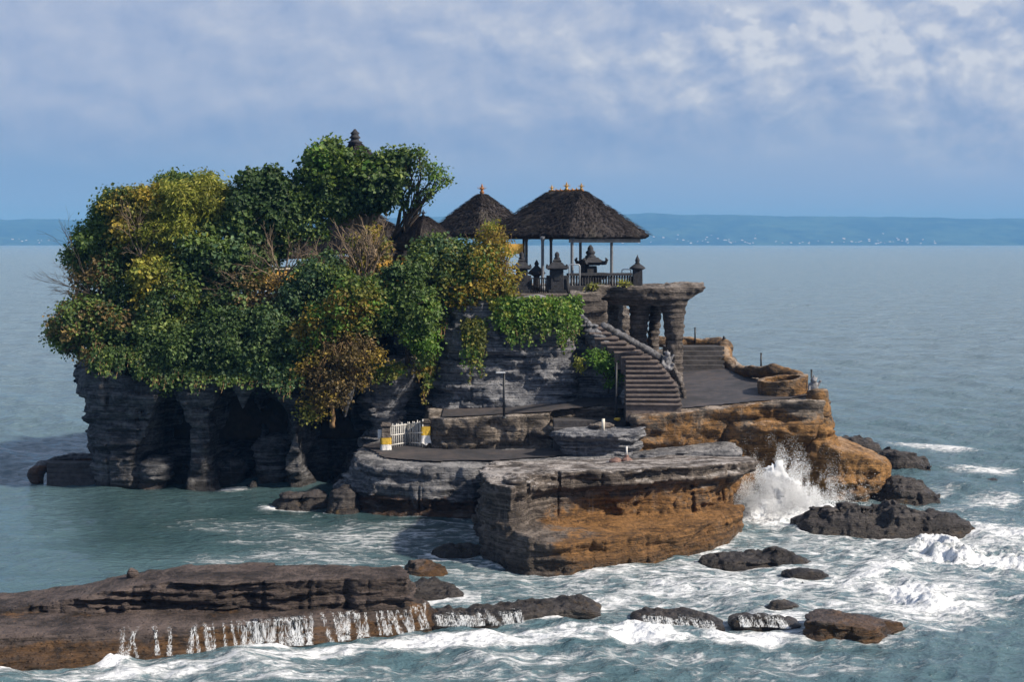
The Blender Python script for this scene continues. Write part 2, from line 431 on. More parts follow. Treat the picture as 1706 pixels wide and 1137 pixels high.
def plain_mat(name, col, rough=.7, var=.35, scale=6.0, bump=.02, metal=0.0, spec=.4, var_col=None):
    m, T, b, out = new_mat(name); g = T.node('ShaderNodeNewGeometry')
    n = T.noise(g.outputs['Position'], scale, 7, .65); n2 = T.noise(g.outputs['Position'], scale * .22, 4, .6)
    dk = var_col or tuple(k * (1 - var) for k in col)
    f = T.ss(T.math('ADD', T.math('MULTIPLY', n, .6), T.math('MULTIPLY', n2, .4)), .38, .62)
    T.put(b.inputs['Base Color'], T.mix(f, dk, tuple(min(1, k * (1 + var * .6)) for k in col)))
    b.inputs['Roughness'].default_value = rough; b.inputs['Metallic'].default_value = metal; b.inputs['Specular IOR Level'].default_value = spec
    if bump: T.put(b.inputs['Normal'], T.bump(n, 1.0, bump))
    return m
# ------------------------------------------------------------------ the island: rock bodies
GREY = dict(dark=(.040, .042, .050), mid=(.120, .125, .145), light=(.31, .315, .34))
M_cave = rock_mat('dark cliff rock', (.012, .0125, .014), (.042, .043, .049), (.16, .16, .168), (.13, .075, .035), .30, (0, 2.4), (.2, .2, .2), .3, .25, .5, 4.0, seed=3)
M_grey = rock_mat('grey bedded rock', rust=(.22, .12, .05), rust_amt=.0, top=(.30, .29, .30), top_amt=.6, streak=.24, bed=4.2, seed=9, lw=.40, bump=1.35, **GREY)
M_path = rock_mat('grey platform rock', (.026, .027, .032), (.082, .084, .094), (.24, .24, .255), (.14, .065, .028), .72, (.5, 1.3), (.36, .35, .35), .55, .35, .6, 5.0, seed=14)
M_terr = rock_mat('rust stained cliff rock', (.022, .019, .016), (.074, .060, .049), (.22, .185, .155), (.25, .122, .031), .80, (1.0, 9.0), (.42, .37, .33), .75, .42, .45, 3.6, rust_scale=.42, seed=21, rust_x=(4.2, 6.2))
M_front = rock_mat('brown bedded rock', (.018, .015, .013), (.064, .051, .043), (.19, .16, .14), (.22, .105, .026), .78, (.6, 4.6), (.46, .43, .42), .85, .34, .45, 6.5, rust_scale=.45, seed=33, top_z=(1.3, 2.6), rust_x=(-2.5, 4.5))
M_shelf = rock_mat('ochre shelf rock', (.032, .024, .018), (.10, .068, .040), (.23, .165, .10), (.26, .130, .036), .9, (1.5, 7), (.38, .28, .20), .5, .25, .55, 3.2, seed=41)
M_ledge = rock_mat('wet brown ledge rock', (.013, .010, .009), (.042, .031, .027), (.125, .097, .086), (.17, .085, .028), .62, (.25, .95), (.12, .088, .080), .45, .30, .45, 6.5, rust_scale=.55, seed=52)
M_dark = rock_mat('black sea rock', (.010, .009, .010), (.032, .028, .028), (.095, .083, .078), (.14, .085, .025), .22, (.2, 1.0), (.06, .052, .052), .5, .15, .35, 4.5, rust_scale=.9, seed=61)
M_brown = rock_mat('brown bedded wall rock', (.024, .020, .018), (.074, .061, .054), (.20, .172, .155), (.20, .13, .07), .2, (0, 20), (.30, .27, .25), .6, .25, 0, 6.0, seed=72)
M_para = rock_mat('ochre parapet rock', (.028, .020, .015), (.085, .057, .037), (.22, .155, .10), (.24, .125, .04), .60, (0, 30), (.40, .33, .27), .6, .25, 0, 2.5, rust_scale=.8, seed=83)

def FLOOR(x, y): return 3.923 + .0532 * x + .0734 * (y - 75)
def pts(*a): return [XY(px, Y) for px, Y in a]

def f_hill(x, y, z):
    o = pts((165, 79.5), (300, 79), (480, 79), (620, 79.5), (720, 80), (720, 95), (420, 97), (230, 92), (170, 86))
    d = poly2(x[:, :, 0], y[:, :, 0], o)[:, :, None] + 0.22 * np.maximum(z - 4, 0) + .5 * fbm(x * .5, y * .5, z * .5, 3)
    top = 8.6 + .8 * vn(x * .25, y * .25, 0 * z)
    return smax(d, z - top, 1.2)
hill = Body((-24, 77.5, 2), (-3, 98, 10), .14, f_hill)
M_soil = plain_mat('dark leaf litter soil', (.028, .020, .014), .9, .5, 3.0, .1)
tag(hill.build('hill', M_soil), kind='structure')

def f_cave(x, y, z):
    o = pts((146, 77.2), (175, 76.2), (240, 75.9), (330, 75.7), (420, 76.0), (500, 75.9), (570, 76.4), (650, 77.4), (650, 87), (150, 87))
    d = poly2(x[:, :, 0], y[:, :, 0], o)[:, :, None] + .18 * sst(z, 4.2, 1.0) - .45 * sst(z, 3.9, 4.6) + .25 * sst(z, 1.6, .3)
    d = d + strata(x, y, z, .42, 3.1, 1.0)
    for px, Y, zc, r in ((282, 76.0, 2.1, (1.05, 3.8, 3.0)), (250, 75.6, 1.1, (1.1, 2.0, 1.5)), (390, 76.2, 2.0, (1.35, 4.4, 3.2)), (446, 76.2, 1.9, (1.15, 3.8, 3.2)), (545, 76.4, 2.1, (1.35, 4.0, 3.2)), (606, 76.4, 2.6, (1.1, 2.8, 3.2)), (420, 75.6, 3.4, (1.7, 2.2, 1.5))):
        c = ((px - CX) / F * Y, Y, zc)
        d = smax(d, -(ell(x, y, z, c, r) + .42 * fbm(x * .9, y * .9, z * .9 + 5, 4)), .18)
    # blocks fallen in the caves, and the drip stones of the roof
    for px, Y, zc, r in ((258, 76.9, .6, (.8, .8, 1.0)), (455, 78.2, 1.0, (.9, .8, 1.5)), (385, 78.6, .5, (.8, .8, .9))):
        d = smin(d, ell(x, y, z, ((px - CX) / F * Y, Y, zc), r) + strata(x, y, z, .25, 8), .2)
    for px, Y, zt in ((248, 75.7, 3.6), (405, 75.8, 4.0), (352, 75.7, 3.9), (520, 75.9, 4.0), (575, 75.9, 3.5)):
        d = smin(d, cap(x, y, z, ((px - CX) / F * Y, Y, 5.3), ((px - CX) / F * Y, Y, zt), .55, .12) + .12 * fbm(x * 2, y * 2, z * .8, 3), .3)
    return smax(d, z - 5.6 - .5 * vn(x * .4, y * .4, 0 * z), .4)
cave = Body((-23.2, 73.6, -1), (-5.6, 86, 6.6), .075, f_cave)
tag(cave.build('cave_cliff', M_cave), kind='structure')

def f_centre(x, y, z):
    o = pts((728, 77.4), (750, 76.4), (810, 76.0), (900, 76.1), (955, 76.2), (975, 77.3), (1000, 76.9), (1040, 76.6), (1058, 77.2), (1062, 81), (1040, 85.5), (700, 86), (700, 79.6))
    d2 = poly2(x[:, :, 0], y[:, :, 0], o)[:, :, None]
    d = d2 + .30 * sst(z, 6.0, 6.5) - .18 * sst(z, 4.9, 4.0) + .05 * (z - 4)
    d = d + strata(x, y, z, .46, 11.3, .95)
    xr = (972 - CX) / F * 77; xe = (1062 - CX) / F * 77
    t = np.clip((x - xr) / (xe - xr), 0, 1)
    top = np.where(x < xr, 9.25, 8.3 - 2.6 * t) + .25 * vn(x * .8, y * .8, 0 * z)
    d = smax(d, z - top, .3)
    # rounded buttress by the gate and the dark cleft beside it
    xb = (645 - CX) / F * 77.6
    rr = 1.42 + .30 * np.sin(z * 1.15 + 1.0) + .25 * sst(z, 4.6, 5.8)
    b = np.sqrt((x - xb) ** 2 + ((y - 78.0) / 1.1) ** 2) - rr + strata(x, y, z, .36, 4.4, .8)
    b = smax(b, z - 6.15 - .3 * vn(x, y, 0 * z), .5)
    d = smin(d, b, .15)
    w = poly2(x[:, :, 0], y[:, :, 0], pts((660, 79.6), (740, 79.0), (740, 86), (660, 86)))[:, :, None]
    d = smin(d, smax(w + strata(x, y, z, .3, 2.2), z - 9.2, .3), .2)
    return d
centre = Body((-8.8, 74.2, 1.6), (7.2, 86, 9.9), .072, f_centre)
tag(centre.build('bedded_cliff', M_grey), kind='structure')

def f_terr(x, y, z):
    o = pts((708, 74.3), (740, 73.6), (830, 73.5), (925, 73.5), (930, 74.6), (1042, 74.4), (1042, 72.0), (1060, 71.6), (1100, 71.8), (1200, 72.7), (1300, 73.0), (1352, 73.0), (1380, 73.3), (1386, 74.6), (1376, 76.5), (1340, 78), (1292, 80), (1240, 85), (1222, 90), (1216, 92), (1090, 93), (985, 92), (985, 80), (705, 80))
    d2 = poly2(x[:, :, 0], y[:, :, 0], o)[:, :, None]
    rgt = sst(x, 5.4, 7.5)
    d = d2 + rgt * (.75 * sst(z, 3.4, 2.2) - .55 * sst(z, 1.5, .2)) + .12
    fl = FLOOR(x, y)
    d = d + strata(x, y, z, .36, 17.0, 1.2) * (.35 + .65 * sst(fl - z, 0, .5))
    # a hollow eaten out under the corner where the swell breaks
    d = smax(d, -(ell(x, y, z, ((1310 - CX) / F * 72.6, 72.2, .5), (2.0, 2.6, 1.9)) + .2 * fbm(x, y, z, 3)), .3)
    rough = .05 * fbm(x * 1.5, y * 1.5, 0 * z, 3) + .16 * np.maximum(0, vn(x * 1.3, y * 1.3, 0 * z + 4)) * sst(d2, -.8, -.1) * rgt
    return smax(d, z - fl - rough, .10)
terr = Body((-5.2, 69.6, -1), (16.6, 93.4, 6.7), .095, f_terr)
tag(terr.build('terrace_cliff', M_terr), kind='structure')

def f_path(x, y, z):
    o = pts((548, 72.4), (572, 70.4), (620, 69.2), (700, 68.7), (790, 68.5), (826, 69.2), (1000, 70.2), (1238, 71.3), (1230, 74), (1040, 75), (700, 77.2), (640, 77.6), (590, 76.6))
    d2 = poly2(x[:, :, 0], y[:, :, 0], o)[:, :, None]
    lf = sst(x, -5.2, -8.2)
    d = d2 + lf * .55 * np.maximum(z, 0) + .30 * sst(z, .85, .35) - .35 * sst(z, .30, -.1) + .15 * np.maximum(z - 1.2, 0)
    d = d + strata(x, y, z, .42, 23.0, .9)
    top = 2.12 + .04 * np.maximum(x, 0) + .03 * (y - 70) + .10 * fbm(x * .8, y * .8, 0 * z, 3) * sst(d2, -2.5, -.5)
    return smax(d, z - top, .16)
path = Body((-10.6, 66.6, -1), (11.6, 78.4, 3.2), .07, f_path)
PATHROCK = path.build('platform_rock', M_path)
tag(PATHROCK, 'grey low rock platform carrying the path to the white gate, rusty brown at the waterline', 'rock')

def f_front(x, y, z):
    o = pts((864, 58.9), (838, 59.6), (814, 60.5), (805, 62.0), (805, 66), (822, 69), (1000, 70.6), (1245, 70.4), (1266, 68.2), (1262, 66.2), (1236, 64.6), (1190, 63.4), (1100, 62.4), (1000, 61.9), (940, 61.3), (896, 60.3))
    d2 = poly2(x[:, :, 0], y[:, :, 0], o)[:, :, None]
    top = 3.10 - .085 * (y - 60.2) + .012 * (x - 0)
    rg = sst(x, 6.6, 9.2)
    up = d2 + rg * .42 * np.maximum(3.0 - z, 0) * .9 + .42 * sst(z, 2.45, 2.05) * sst(x, -1.0, .6) - .15 * sst(z, 1.7, 1.1)
    st = strata(x, y, z, .44, 31.0, .85)
    up = up + st
    up = smax(up, z - top - .07 * fbm(x * 1.2, y * 1.2, 0 * z, 4) - .10 * np.maximum(0, vn(x * .7, y * .7, 0 * z)), .14)
    lo = pts((806, 59.6), (846, 58.2), (884, 57.4), (950, 57.2), (1050, 58.2), (1150, 60.4), (1222, 62.9), (1236, 65.2), (1000, 66), (862, 64), (810, 63))
    l2 = poly2(x[:, :, 0], y[:, :, 0], lo)[:, :, None]
    bowl = .30 * np.exp(-(((x - (1075 - CX) / F * 60) / 1.6) ** 2 + ((y - 60.2) / .8) ** 2))
    lt = 1.02 + .12 * fbm(x * .9, y * .9, 0 * z, 3) - bowl + .28 * sst(x, 1.6, .2)
    low = smax(l2 + .26 * strata(x, y, z, 1.0, 5.0, 1.1) - .12 * sst(z, .6, 0), z - lt, .12)
    # the upright, undercut end of the block on its landward side
    e2 = poly2(x[:, :, 0], y[:, :, 0], pts((806, 59.5), (822, 58.8), (852, 58.1), (868, 58.9), (888, 60.6), (870, 64), (806, 64)))[:, :, None]
    end = smax(e2 + .14 * np.abs(z - 2.0) * sst(z, 2.6, 1.2) * .6 + .42 * strata(x, y, z, 1.0, 36, .8) * .5, z - 2.92 - .10 * fbm(x, y, 0 * z, 3), .10)
    return smin(smin(up, low, .16), end, .08)
front = Body((-2.4, 55.9, -1), (11.7, 71.4, 3.9), .062, f_front)
FRONT = tag(front.build('front_rock', M_front), 'big flat topped rust brown rock standing in the surf before the terrace', 'rock')

def f_shelf(x, y, z):
    o = pts((1336, 74.2), (1360, 72.9), (1398, 72.2), (1440, 72.6), (1470, 73.4), (1482, 75.4), (1450, 79), (1400, 82), (1340, 80))
    d2 = poly2(x[:, :, 0], y[:, :, 0], o)[:, :, None]
    top = 2.75 - .30 * (x - 14.2) + .15 * fbm(x * .8, y * .8, 0 * z, 3)
    d = d2 + .22 * np.maximum(1.0 - z, 0) + strata(x, y, z, .40, 44, 1.4)
    a = smax(d, z - top, .35)
    q = pts((1336, 74.6), (1350, 73.2), (1384, 72.9), (1398, 73.8), (1392, 76), (1340, 78))
    b = smax(poly2(x[:, :, 0], y[:, :, 0], q)[:, :, None] + .12 * (z - 1) + strata(x, y, z, .34, 47, 1.6), z - 3.9, .3)
    return smin(a, b, .3)
shelf = Body((12.8, 70.9, -1), (18.8, 83, 4.4), .07, f_shelf)
SHELF = tag(shelf.build('shelf_rock', M_shelf), 'ochre rock shelf sticking out to sea under the terrace corner', 'rock')

def f_boulder(x, y, z):
    o = pts((918, 71.4), (932, 70.7), (1030, 70.4), (1066, 70.8), (1074, 71.8), (1050, 72.6), (940, 72.8))
    d = poly2(x[:, :, 0], y[:, :, 0], o)[:, :, None] + .30 * sst(z, 3.2, 2.9) + strata(x, y, z, .26, 51, .8)
    return smax(d, z - 3.36 - .06 * x * .3 - .12 * fbm(x, y, 0 * z, 3), .22)
boulder = Body((1.0, 69.6, 1.8), (6.8, 73.6, 4.2), .05, f_boulder)
tag(boulder.build('slab_boulder', M_grey), 'pale topped grey slab boulder beside the three dark steps', 'boulder')

def f_plat(x, y, z):
    o = pts((700, 79.6), (960, 78.9), (990, 80.2), (1010, 82.4), (1030, 85), (1048, 89), (1040, 95), (1000, 99), (760, 101), (600, 97), (640, 84))
    d = poly2(x[:, :, 0], y[:, :, 0], o)[:, :, None] + strata(x, y, z, .35, 61, 1)
    return smax(d, z - 9.42 - .03 * fbm(x, y, 0 * z, 2), .08)
plat = Body((-9.6, 77.8, 4), (8.2, 102, 9.8), .12, f_plat)
tag(plat.build('plateau', M_brown), kind='structure')

def f_block(x, y, z):
    d = 1e3
    for i, (zb, zt, px0, px1, Y0) in enumerate(((6.6, 7.25, 962, 1010, 79.3), (7.2, 7.9, 958, 1006, 79.1), (7.85, 8.5, 956, 1010, 79.0), (8.45, 9.05, 950, 1012, 78.8), (9.0, 9.5, 948, 1000, 78.7), (9.2, 9.8, 986, 1016, 79.6))):
        o = pts((px0, Y0), (px1, Y0 + .3), (px1 + 2, Y0 + 2.6), (px0, Y0 + 2.6))
        q = smax(poly2(x[:, :, 0], y[:, :, 0], o)[:, :, None], np.abs(z - (zb + zt) / 2) - (zt - zb) / 2, .12)
        d = np.minimum(d, q) if i else q
    return d + .16 * fbm(x * 1.6, y * 1.6, z * 2.2, 4)
block = Body((2.4, 77.8, 6.2), (6.0, 83, 10.2), .05, f_block)
tag(block.build('bedded_rock_stack', M_brown), 'brown stack of rounded rock beds at the head of the staircase', 'rock')

def f_arch(x, y, z):
    o = pts((1000, 80.4), (1040, 79.8), (1085, 79.6), (1120, 80.0), (1150, 80.4), (1166, 81.2), (1169, 82.4), (1152, 84.5), (1085, 87), (1040, 88), (1002, 85))
    d2 = poly2(x[:, :, 0], y[:, :, 0], o)[:, :, None]
    tp = 9.72 + .14 * sst(x, 8.2, 9.3)
    bt = 8.78 + .62 * sst(x, 8.6, 9.9)
    s = smax(d2 + .35 * sst(z, 9.15, 8.9) - .12 * sst(z, 9.3, 9.5), np.abs(z - (tp + bt) / 2) - (tp - bt) / 2, .16)
    # pillowy blocks along the rim
    for px, Y in ((1008, 80.3), (1030, 80.0), (1052, 79.9), (1072, 79.8), (1096, 79.9), (1118, 80.1)):
        s = smin(s, ell(x, y, z, ((px - CX) / F * Y, Y + .3, 9.42), (.40, .5, .40)), .12)
    s = smin(s, ell(x, y, z, ((1140 - CX) / F * 81, 81.2, 9.72), (1.0, 1.1, .26)), .15)
    d = s + .13 * fbm(x * 2.0, y * 2.0, z * 2.0, 4)
    ring = .035 * np.tanh(2 * np.sin(z * 17 + 3.5 * vn(x * 1.5, y * 1.5, z))) * (.4 + .9 * np.abs(vn(x, y, z * 1.7 + 9)))
    def col(d, px, Y, segs, k=.10):
        for (za, ra, oa), (zb, rb, ob) in zip(segs[:-1], segs[1:]):
            xa = (px + oa - CX) / F * Y; xb = (px + ob - CX) / F * Y
            c = cap(x, y, z, (xa, Y, za), (xb, Y, zb), ra, rb) + ring + .10 * fbm(x * 2.2, y * 2.2, z * 2, 3)
            d = smin(d, c, k)
        return d
    d = col(d, 1120, 81.0, ((9.1, .74, 2), (8.3, .56, 2), (6.6, .44, 4), (5.5, .38, 5), (4.4, .36, 9)))
    d = col(d, 1062, 81.6, ((9.0, .62, 4), (8.0, .46, 3), (6.9, .44, 2), (5.2, .50, 0), (4.2, .56, 0)))
    d = col(d, 1092, 84.2, ((9.0, .50, 4), (8.2, .30, 0), (7.0, .28, -4), (5.6, .34, -4), (4.2, .40, -4)))
    d = col(d, 1022, 83.6, ((9.0, .55, -8), (8.2, .26, -9), (7.2, .22, -9), (6.2, .40, -2), (4.2, .7, 2)))
    w = poly2(x[:, :, 0], y[:, :, 0], pts((1000, 80.6), (1010, 81.2), (1016, 84), (1005, 88), (990, 88)))[:, :, None] + .2 * fbm(x, y, z, 3)
    return smin(d, smax(w, z - 9.3, .2), .25)
arch = Body((4.4, 78.7, 4.2), (10.4, 88.6, 10.3), .058, f_arch)
ARCH = tag(arch.build('rock_arch', M_brown), 'brown rock slab held up on four ringed rock columns beside the staircase', 'rock arch')

# parapet walls and the planter ring at the edge of the terrace
def chain(x, y, z, ps, k=.12):
    d = None
    for (a, ra), (b, rb) in zip(ps[:-1], ps[1:]):
        c = cap(x, y, z, a, b, ra, rb); d = c if d is None else smin(d, c, k)
    return d
def f_para(x, y, z):
    w = [(P(1085, 571, 89), .30), (P(1115, 570, 89), .32), (P(1150, 571, 89), .34), (P(1175, 575, 88.7), .36), (P(1198, 578, 88.4), .42), (P(1207, 580, 87.6), .46)]
    d = chain(x, y, z, w)
    d = smin(d, chain(x, y, z, [(P(1206, 574, 87.4), .36), (P(1207, 590, 86.6), .42), (P(1210, 604, 85.2), .36), (P(1224, 618, 83.2), .30), (P(1245, 621, 81.2), .28), (P(1268, 620, 79.6), .30), (P(1290, 617, 79.0), .34), (P(1310, 622, 78.6), .30), (P(1328, 630, 77.6), .34), (P(1334, 640, 76.8), .40)]), .15)
    d = d + .16 * fbm(x * 1.3, y * 1.3, z * 1.3, 4)
    # fill down to the floor
    d = np.minimum(d, 1e3)
    return d
para = Body((7.0, 75.6, 3.9), (15.6, 90.4, 8.2), .07, f_para)
tag(para.build('parapet_wall', M_para), 'low lumpy ochre parapet wall curving along the seaward edge of the terrace', 'wall')
def f_ring(x, y, z):
    cx, cy = (1304 - CX) / F * 76.0, 76.0
    zt = FLOOR(cx, cy)
    q = np.sqrt(((x - cx) / 1.02) ** 2 + ((y - cy) / 1.15) ** 2)
    wall = np.maximum(np.abs(q - 1) - .17, np.abs(z - (zt + .20)) - (.52 + .12 * (x - cx)))
    floor = np.maximum(q - 1, np.abs(z - (zt - .05)) - .12)
    d = smin(wall, floor, .05)
    return d + .10 * fbm(x * 2, y * 2, z * 2, 3)
ringb = Body((11.6, 74.2, 4.0), (15.0, 77.8, 6.4), .05, f_ring)
tag(ringb.build('planter_ring', M_para), 'empty round ochre stone planter by the parapet on the terrace', 'planter')
def f_ped(x, y, z):
    c = P(1362, 676, 74.2)
    d = np.maximum(np.sqrt(((x - c[0]) / 1.0) ** 2 + ((y - c[1]) / 1.0) ** 2) - .62 + .14 * (z - 4.2), np.abs(z - 4.4) - .62)
    d = smin(d, chain(x, y, z, [(P(1338, 656, 76.4), .30), (P(1352, 662, 75.2), .30), (P(1360, 664, 74.6), .30)]), .2)
    return d + .14 * fbm(x * 1.8, y * 1.8, z * 1.8, 3)
ped = Body((12.6, 73.0, 3.4), (15.8, 77.4, 6.0), .05, f_ped)
tag(ped.build('corner_pedestal', M_para), 'dark rounded rock pedestal at the outer corner of the terrace', 'pedestal')

# ------------------------------------------------------------------ foreground ledge and rocks in the sea
def f_ledge(x, y, z):
    fr = [G(-60, 1118), G(0, 1107), G(150, 1098), G(300, 1088), G(420, 1078), G(540, 1066), G(640, 1056), G(712, 1046), G(728, 1030)]
    o = [(p[0], p[1]) for p in fr] + pts((722, 50.4), (600, 51.2), (300, 51.6), (-60, 51.4))
    d2 = poly2(x[:, :, 0], y[:, :, 0], o)[:, :, None]
    lt = .62 + .06 * fbm(x * .8, y * .8, 0 * z, 3)
    lf = sst(x, -8.5, -14)
    low = d2 + (.55 + .5 * lf) * np.maximum(z, 0) - .15 * sst(z, .25, -.1) + strata(x, y, z, .20, 71, .55)
    low = smax(low, z - lt, .26)
    u = pts((-60, 47.6), (60, 47.9), (250, 48.1), (420, 48.2), (560, 48.3), (684, 48.5), (686, 49.6), (670, 50.4), (400, 50.9), (150, 50.7), (-60, 50.4))
    u2 = poly2(x[:, :, 0], y[:, :, 0], u)[:, :, None]
    t = sst(x, -16.5, -9.5)
    ut = .72 + .84 * t + .05 * fbm(x * .9, y * .9, 0 * z, 3)
    up = smax(u2 + .45 * (1 - t) * np.maximum(z - .7, 0) + .18 * np.maximum(1.2 - z, 0) * (1 - .7 * t) + strata(x, y, z, .34, 77, .42), z - ut, .07)
    return smin(low, up, .05)
ledge = Body((-17.2, 43.2, -.7), (-1.6, 52.4, 2.0), .05, f_ledge)
LEDGE = tag(ledge.build('rock_ledge', M_ledge), 'long low brown two stepped rock ledge with water running off its front', 'rock ledge')

def sea_rock(px0, px1, py_base, py_top, depth, label, mat, s, lean=0.0, h=.05, flat=.0, sharp=.35, extra=None):
    Y = F * H / (py_base - HZ); xa, xb = (px0 - CX) / F * Y, (px1 - CX) / F * Y
    cx, w = (xa + xb) / 2, (xb - xa) / 2; yc = Y + depth / 2
    ht = ZY(py_top, Y + depth * .35)
    def fn(x, y, z):
        u = (x - cx) / w; v = (y - yc) / (depth / 2)
        rr = np.sqrt(np.abs(u) ** 2.4 + np.abs(v) ** 2.2)
        prof = np.clip(1 - np.clip(rr, 0, 2) ** (2.0 + 4 * flat), -1.2, 1)
        topz = ht * prof * (1 + lean * u) * .86 - .08
        n = strata(x, y, z, sharp * .7, s, .6) + (.55 * fbm(x * 1.1 + s, y * 1.1, 0 * z, 3) + .42 * np.abs(fbm(x * 2.6 + s, y * 2.6, z * 1.2, 4)) - .15) * min(1, ht + .15)
        k = 0
        if extra is not None: topz = np.maximum(topz, extra(u, v, ht))
        return (z - topz) * .6 + n * .55
    b = Body((cx - w * 1.2 - .3, yc - depth * .62 - .3, -.5), (cx + w * 1.2 + .3, yc + depth * .62 + .3, ht * 1.45 + .35), h, fn)
    return tag(b.build('sea_rock', mat), label, 'rock')
sea_rock(1334, 1648, 893, 850, 3.4, 'largest black sea rock right of the breaking wave, with yellow lichen patches', M_dark, 3.3, -.25, .06, .5)
sea_rock(1468, 1582, 838, 803, 3.0, 'dark humped sea rock just behind the largest black sea rock', M_dark, 8.1, -.15, .06, .1)
sea_rock(1474, 1566, 785, 757, 3.0, 'flat dark sea rock off the outer end of the ochre shelf', M_dark, 12.7, -.3, .06, .4)
sea_rock(1404, 1474, 752, 730, 3.0, 'small dark sea rock farthest back beyond the ochre shelf', M_dark, 19.2, .1, .07, .2)
sea_rock(1638, 1668, 801, 789, 1.0, 'tiny brown rock alone in the foam far to the right', M_dark, 25.5, 0, .05, .2, .2)
def f_wedge(x, y, z):
    o = [G(px, py)[:2] for px, py in ((1328, 1052), (1336, 1060), (1400, 1066), (1452, 1069), (1478, 1062), (1508, 1047), (1440, 1040), (1350, 1036))]
    d = poly2(x[:, :, 0], y[:, :, 0], o)[:, :, None]; t = sst(x, 9.2, 12.2)
    return smax(d + .25 * z + strata(x, y, z, .22, 31, .5), z - .46 + .20 * t - .10 * fbm(x * 2, y * 2, 0 * z, 3), .10)
wedge = Body((8.4, 46.5, -.4), (13.2, 50.6, 1.0), .04, f_wedge)
tag(wedge.build('sea_rock', M_ledge), 'brown wedge shaped rock in the near surf, tapering to a point', 'rock')
sea_rock(1168, 1362, 941, 921, 1.6, 'long low black rock awash in front of the big rust brown rock', M_dark, 37.9, -.2, .05, .4, .28)
sea_rock(1296, 1388, 962, 947, 1.0, 'small low black rock awash between the surf lines', M_dark, 43.3, 0, .04, .3, .22)
sea_rock(1252, 1334, 1018, 1002, .9, 'low grey brown rock washed over behind the brown wedge rock', M_dark, 49.3, .2, .04, .2, .2)
sea_rock(718, 806, 927, 902, 1.7, 'jagged black rock beside the shaded end of the big rust brown rock', M_dark, 55.9, -.2, .045, .2, .35)
sea_rock(668, 746, 962, 933, 1.4, 'rounded dark brown boulder off the end of the two stepped ledge', M_ledge, 61.1, .1, .045, .5, .2)
sea_rock(664, 772, 1002, 976, 1.6, 'smooth wet grey rock against the end of the two stepped ledge', M_dark, 67.7, -.35, .045, .3, .2)
sea_rock(446, 546, 850, 823, 2.2, 'flat dark brown rocks at the foot of the caves', M_dark, 73.5, .2, .06, .3, .35)
sea_rock(540, 600, 858, 808, 2.0, 'dark wet rock wedged against the grey rock platform', M_dark, 77.5, .3, .06, .3, .3)

def reef(px0, px1, pyb0, pyb1, depth, ht, label, s, mat):
    ht *= .82
    a, b = G(px0, pyb0), G(px1, pyb1)
    def fn(x, y, z):
        t = np.clip((x - a[0]) / (b[0] - a[0]), 0, 1); yf = a[1] + (b[1] - a[1]) * t
        v = y - yf - .35 * vn(x * .8 + s, 0 * x, 0 * x)
        e = np.minimum(x - a[0], b[0] - x)
        d2 = smax(-v, v - depth, .3); d2 = smax(d2, -e + .15, .3)
        top = ht * (.52 + .45 * vn(x * 1.3 + s, y * 1.3, 0 * z) + .8 * np.abs(fbm(x * 2.6 + s, y * 2.6, 0 * z, 3))) * sst(e, -.2, .9)
        return smax(d2 + .35 * np.maximum(z, 0) + strata(x, y, z, .16, s, .5), z - top, .12)
    q = Body((min(a[0], b[0]) - .5, min(a[1], b[1]) - .8, -.5), (max(a[0], b[0]) + .5, max(a[1], b[1]) + depth + .8, ht + .5), .045, fn)
    return q, tag(q.build('reef_rock', mat), label, 'rock')
reef1, _ = reef(700, 1012, 1040, 1030, 1.9, .42, 'low brown reef bar joining the end of the two stepped ledge', 81.3, M_dark)
reef2, _ = reef(1050, 1215, 1038, 1046, 1.5, .30, 'low black reef bar with white water spilling over it', 85.7, M_dark)
reef3, _ = reef(1212, 1345, 1046, 1050, 1.3, .30, 'low black reef bar running up to the brown wedge rock', 89.9, M_dark)
# ------------------------------------------------------------------ materials of built things
def thatch_mat():
    m, T, b, out = new_mat('dark palm fibre thatch'); g = T.node('ShaderNodeNewGeometry'); pos = g.outputs['Position']
    a = T.node('ShaderNodeAttribute'); a.attribute_name = 'tint'
    n = T.noise(pos, 2.0, 7, .65, .4); n2 = T.noise(T.vmul(pos, (9, 9, 2.5)), 1.6, 6, .7); n3 = T.noise(pos, .55, 5, .6)
    c = T.ramp(T.math('ADD', T.math('MULTIPLY', n, .45), T.math('MULTIPLY', n2, .55)), [(.34, (.014, .012, .014)), (.5, (.040, .035, .037)), (.68, (.095, .086, .087))])
    c = T.mix(T.ss(n3, .52, .66, 0, .5), c, (.085, .078, .066)); n4 = T.noise(pos, 7.5, 4, .6); c = T.mix(T.ss(n4, .56, .66, 0, .8), c, (.010, .009, .010)); c = T.mix(T.ss(T.noise(T.vadd(pos, (3, 9, 1)), 5.5, 4, .6), .60, .70, 0, .6), c, (.15, .14, .135))
    c = T.mix(1.0, c, a.outputs['Color'], 'MULTIPLY')
    T.put(b.inputs['Base Color'], c); b.inputs['Roughness'].default_value = .95; b.inputs['Specular IOR Level'].default_value = .15
    T.put(b.inputs['Normal'], T.bump(T.math('ADD', n2, T.math('MULTIPLY', n, .7)), 1.0, .07)); return m
M_thatch = thatch_mat()
M_stone = plain_mat('dark carved lava stone', (.026, .027, .033), .85, .5, 5, .04)
M_rail2 = plain_mat('grey stone balustrade', (.10, .10, .11), .85, .6, 5, .06)
M_stone2 = plain_mat('grey weathered statue stone', (.20, .20, .215), .85, .55, 7, .05)
M_post = plain_mat('grey painted timber post', (.16, .17, .19), .6, .3, 8, .01)
M_wood = plain_mat('dark timber', (.05, .038, .03), .75, .4, 6, .02)
M_fascia = plain_mat('pale timber fascia', (.30, .27, .25), .7, .3, 4, .02)
M_terra = plain_mat('terracotta ornament', (.36, .155, .05), .8, .5, 9, .05)
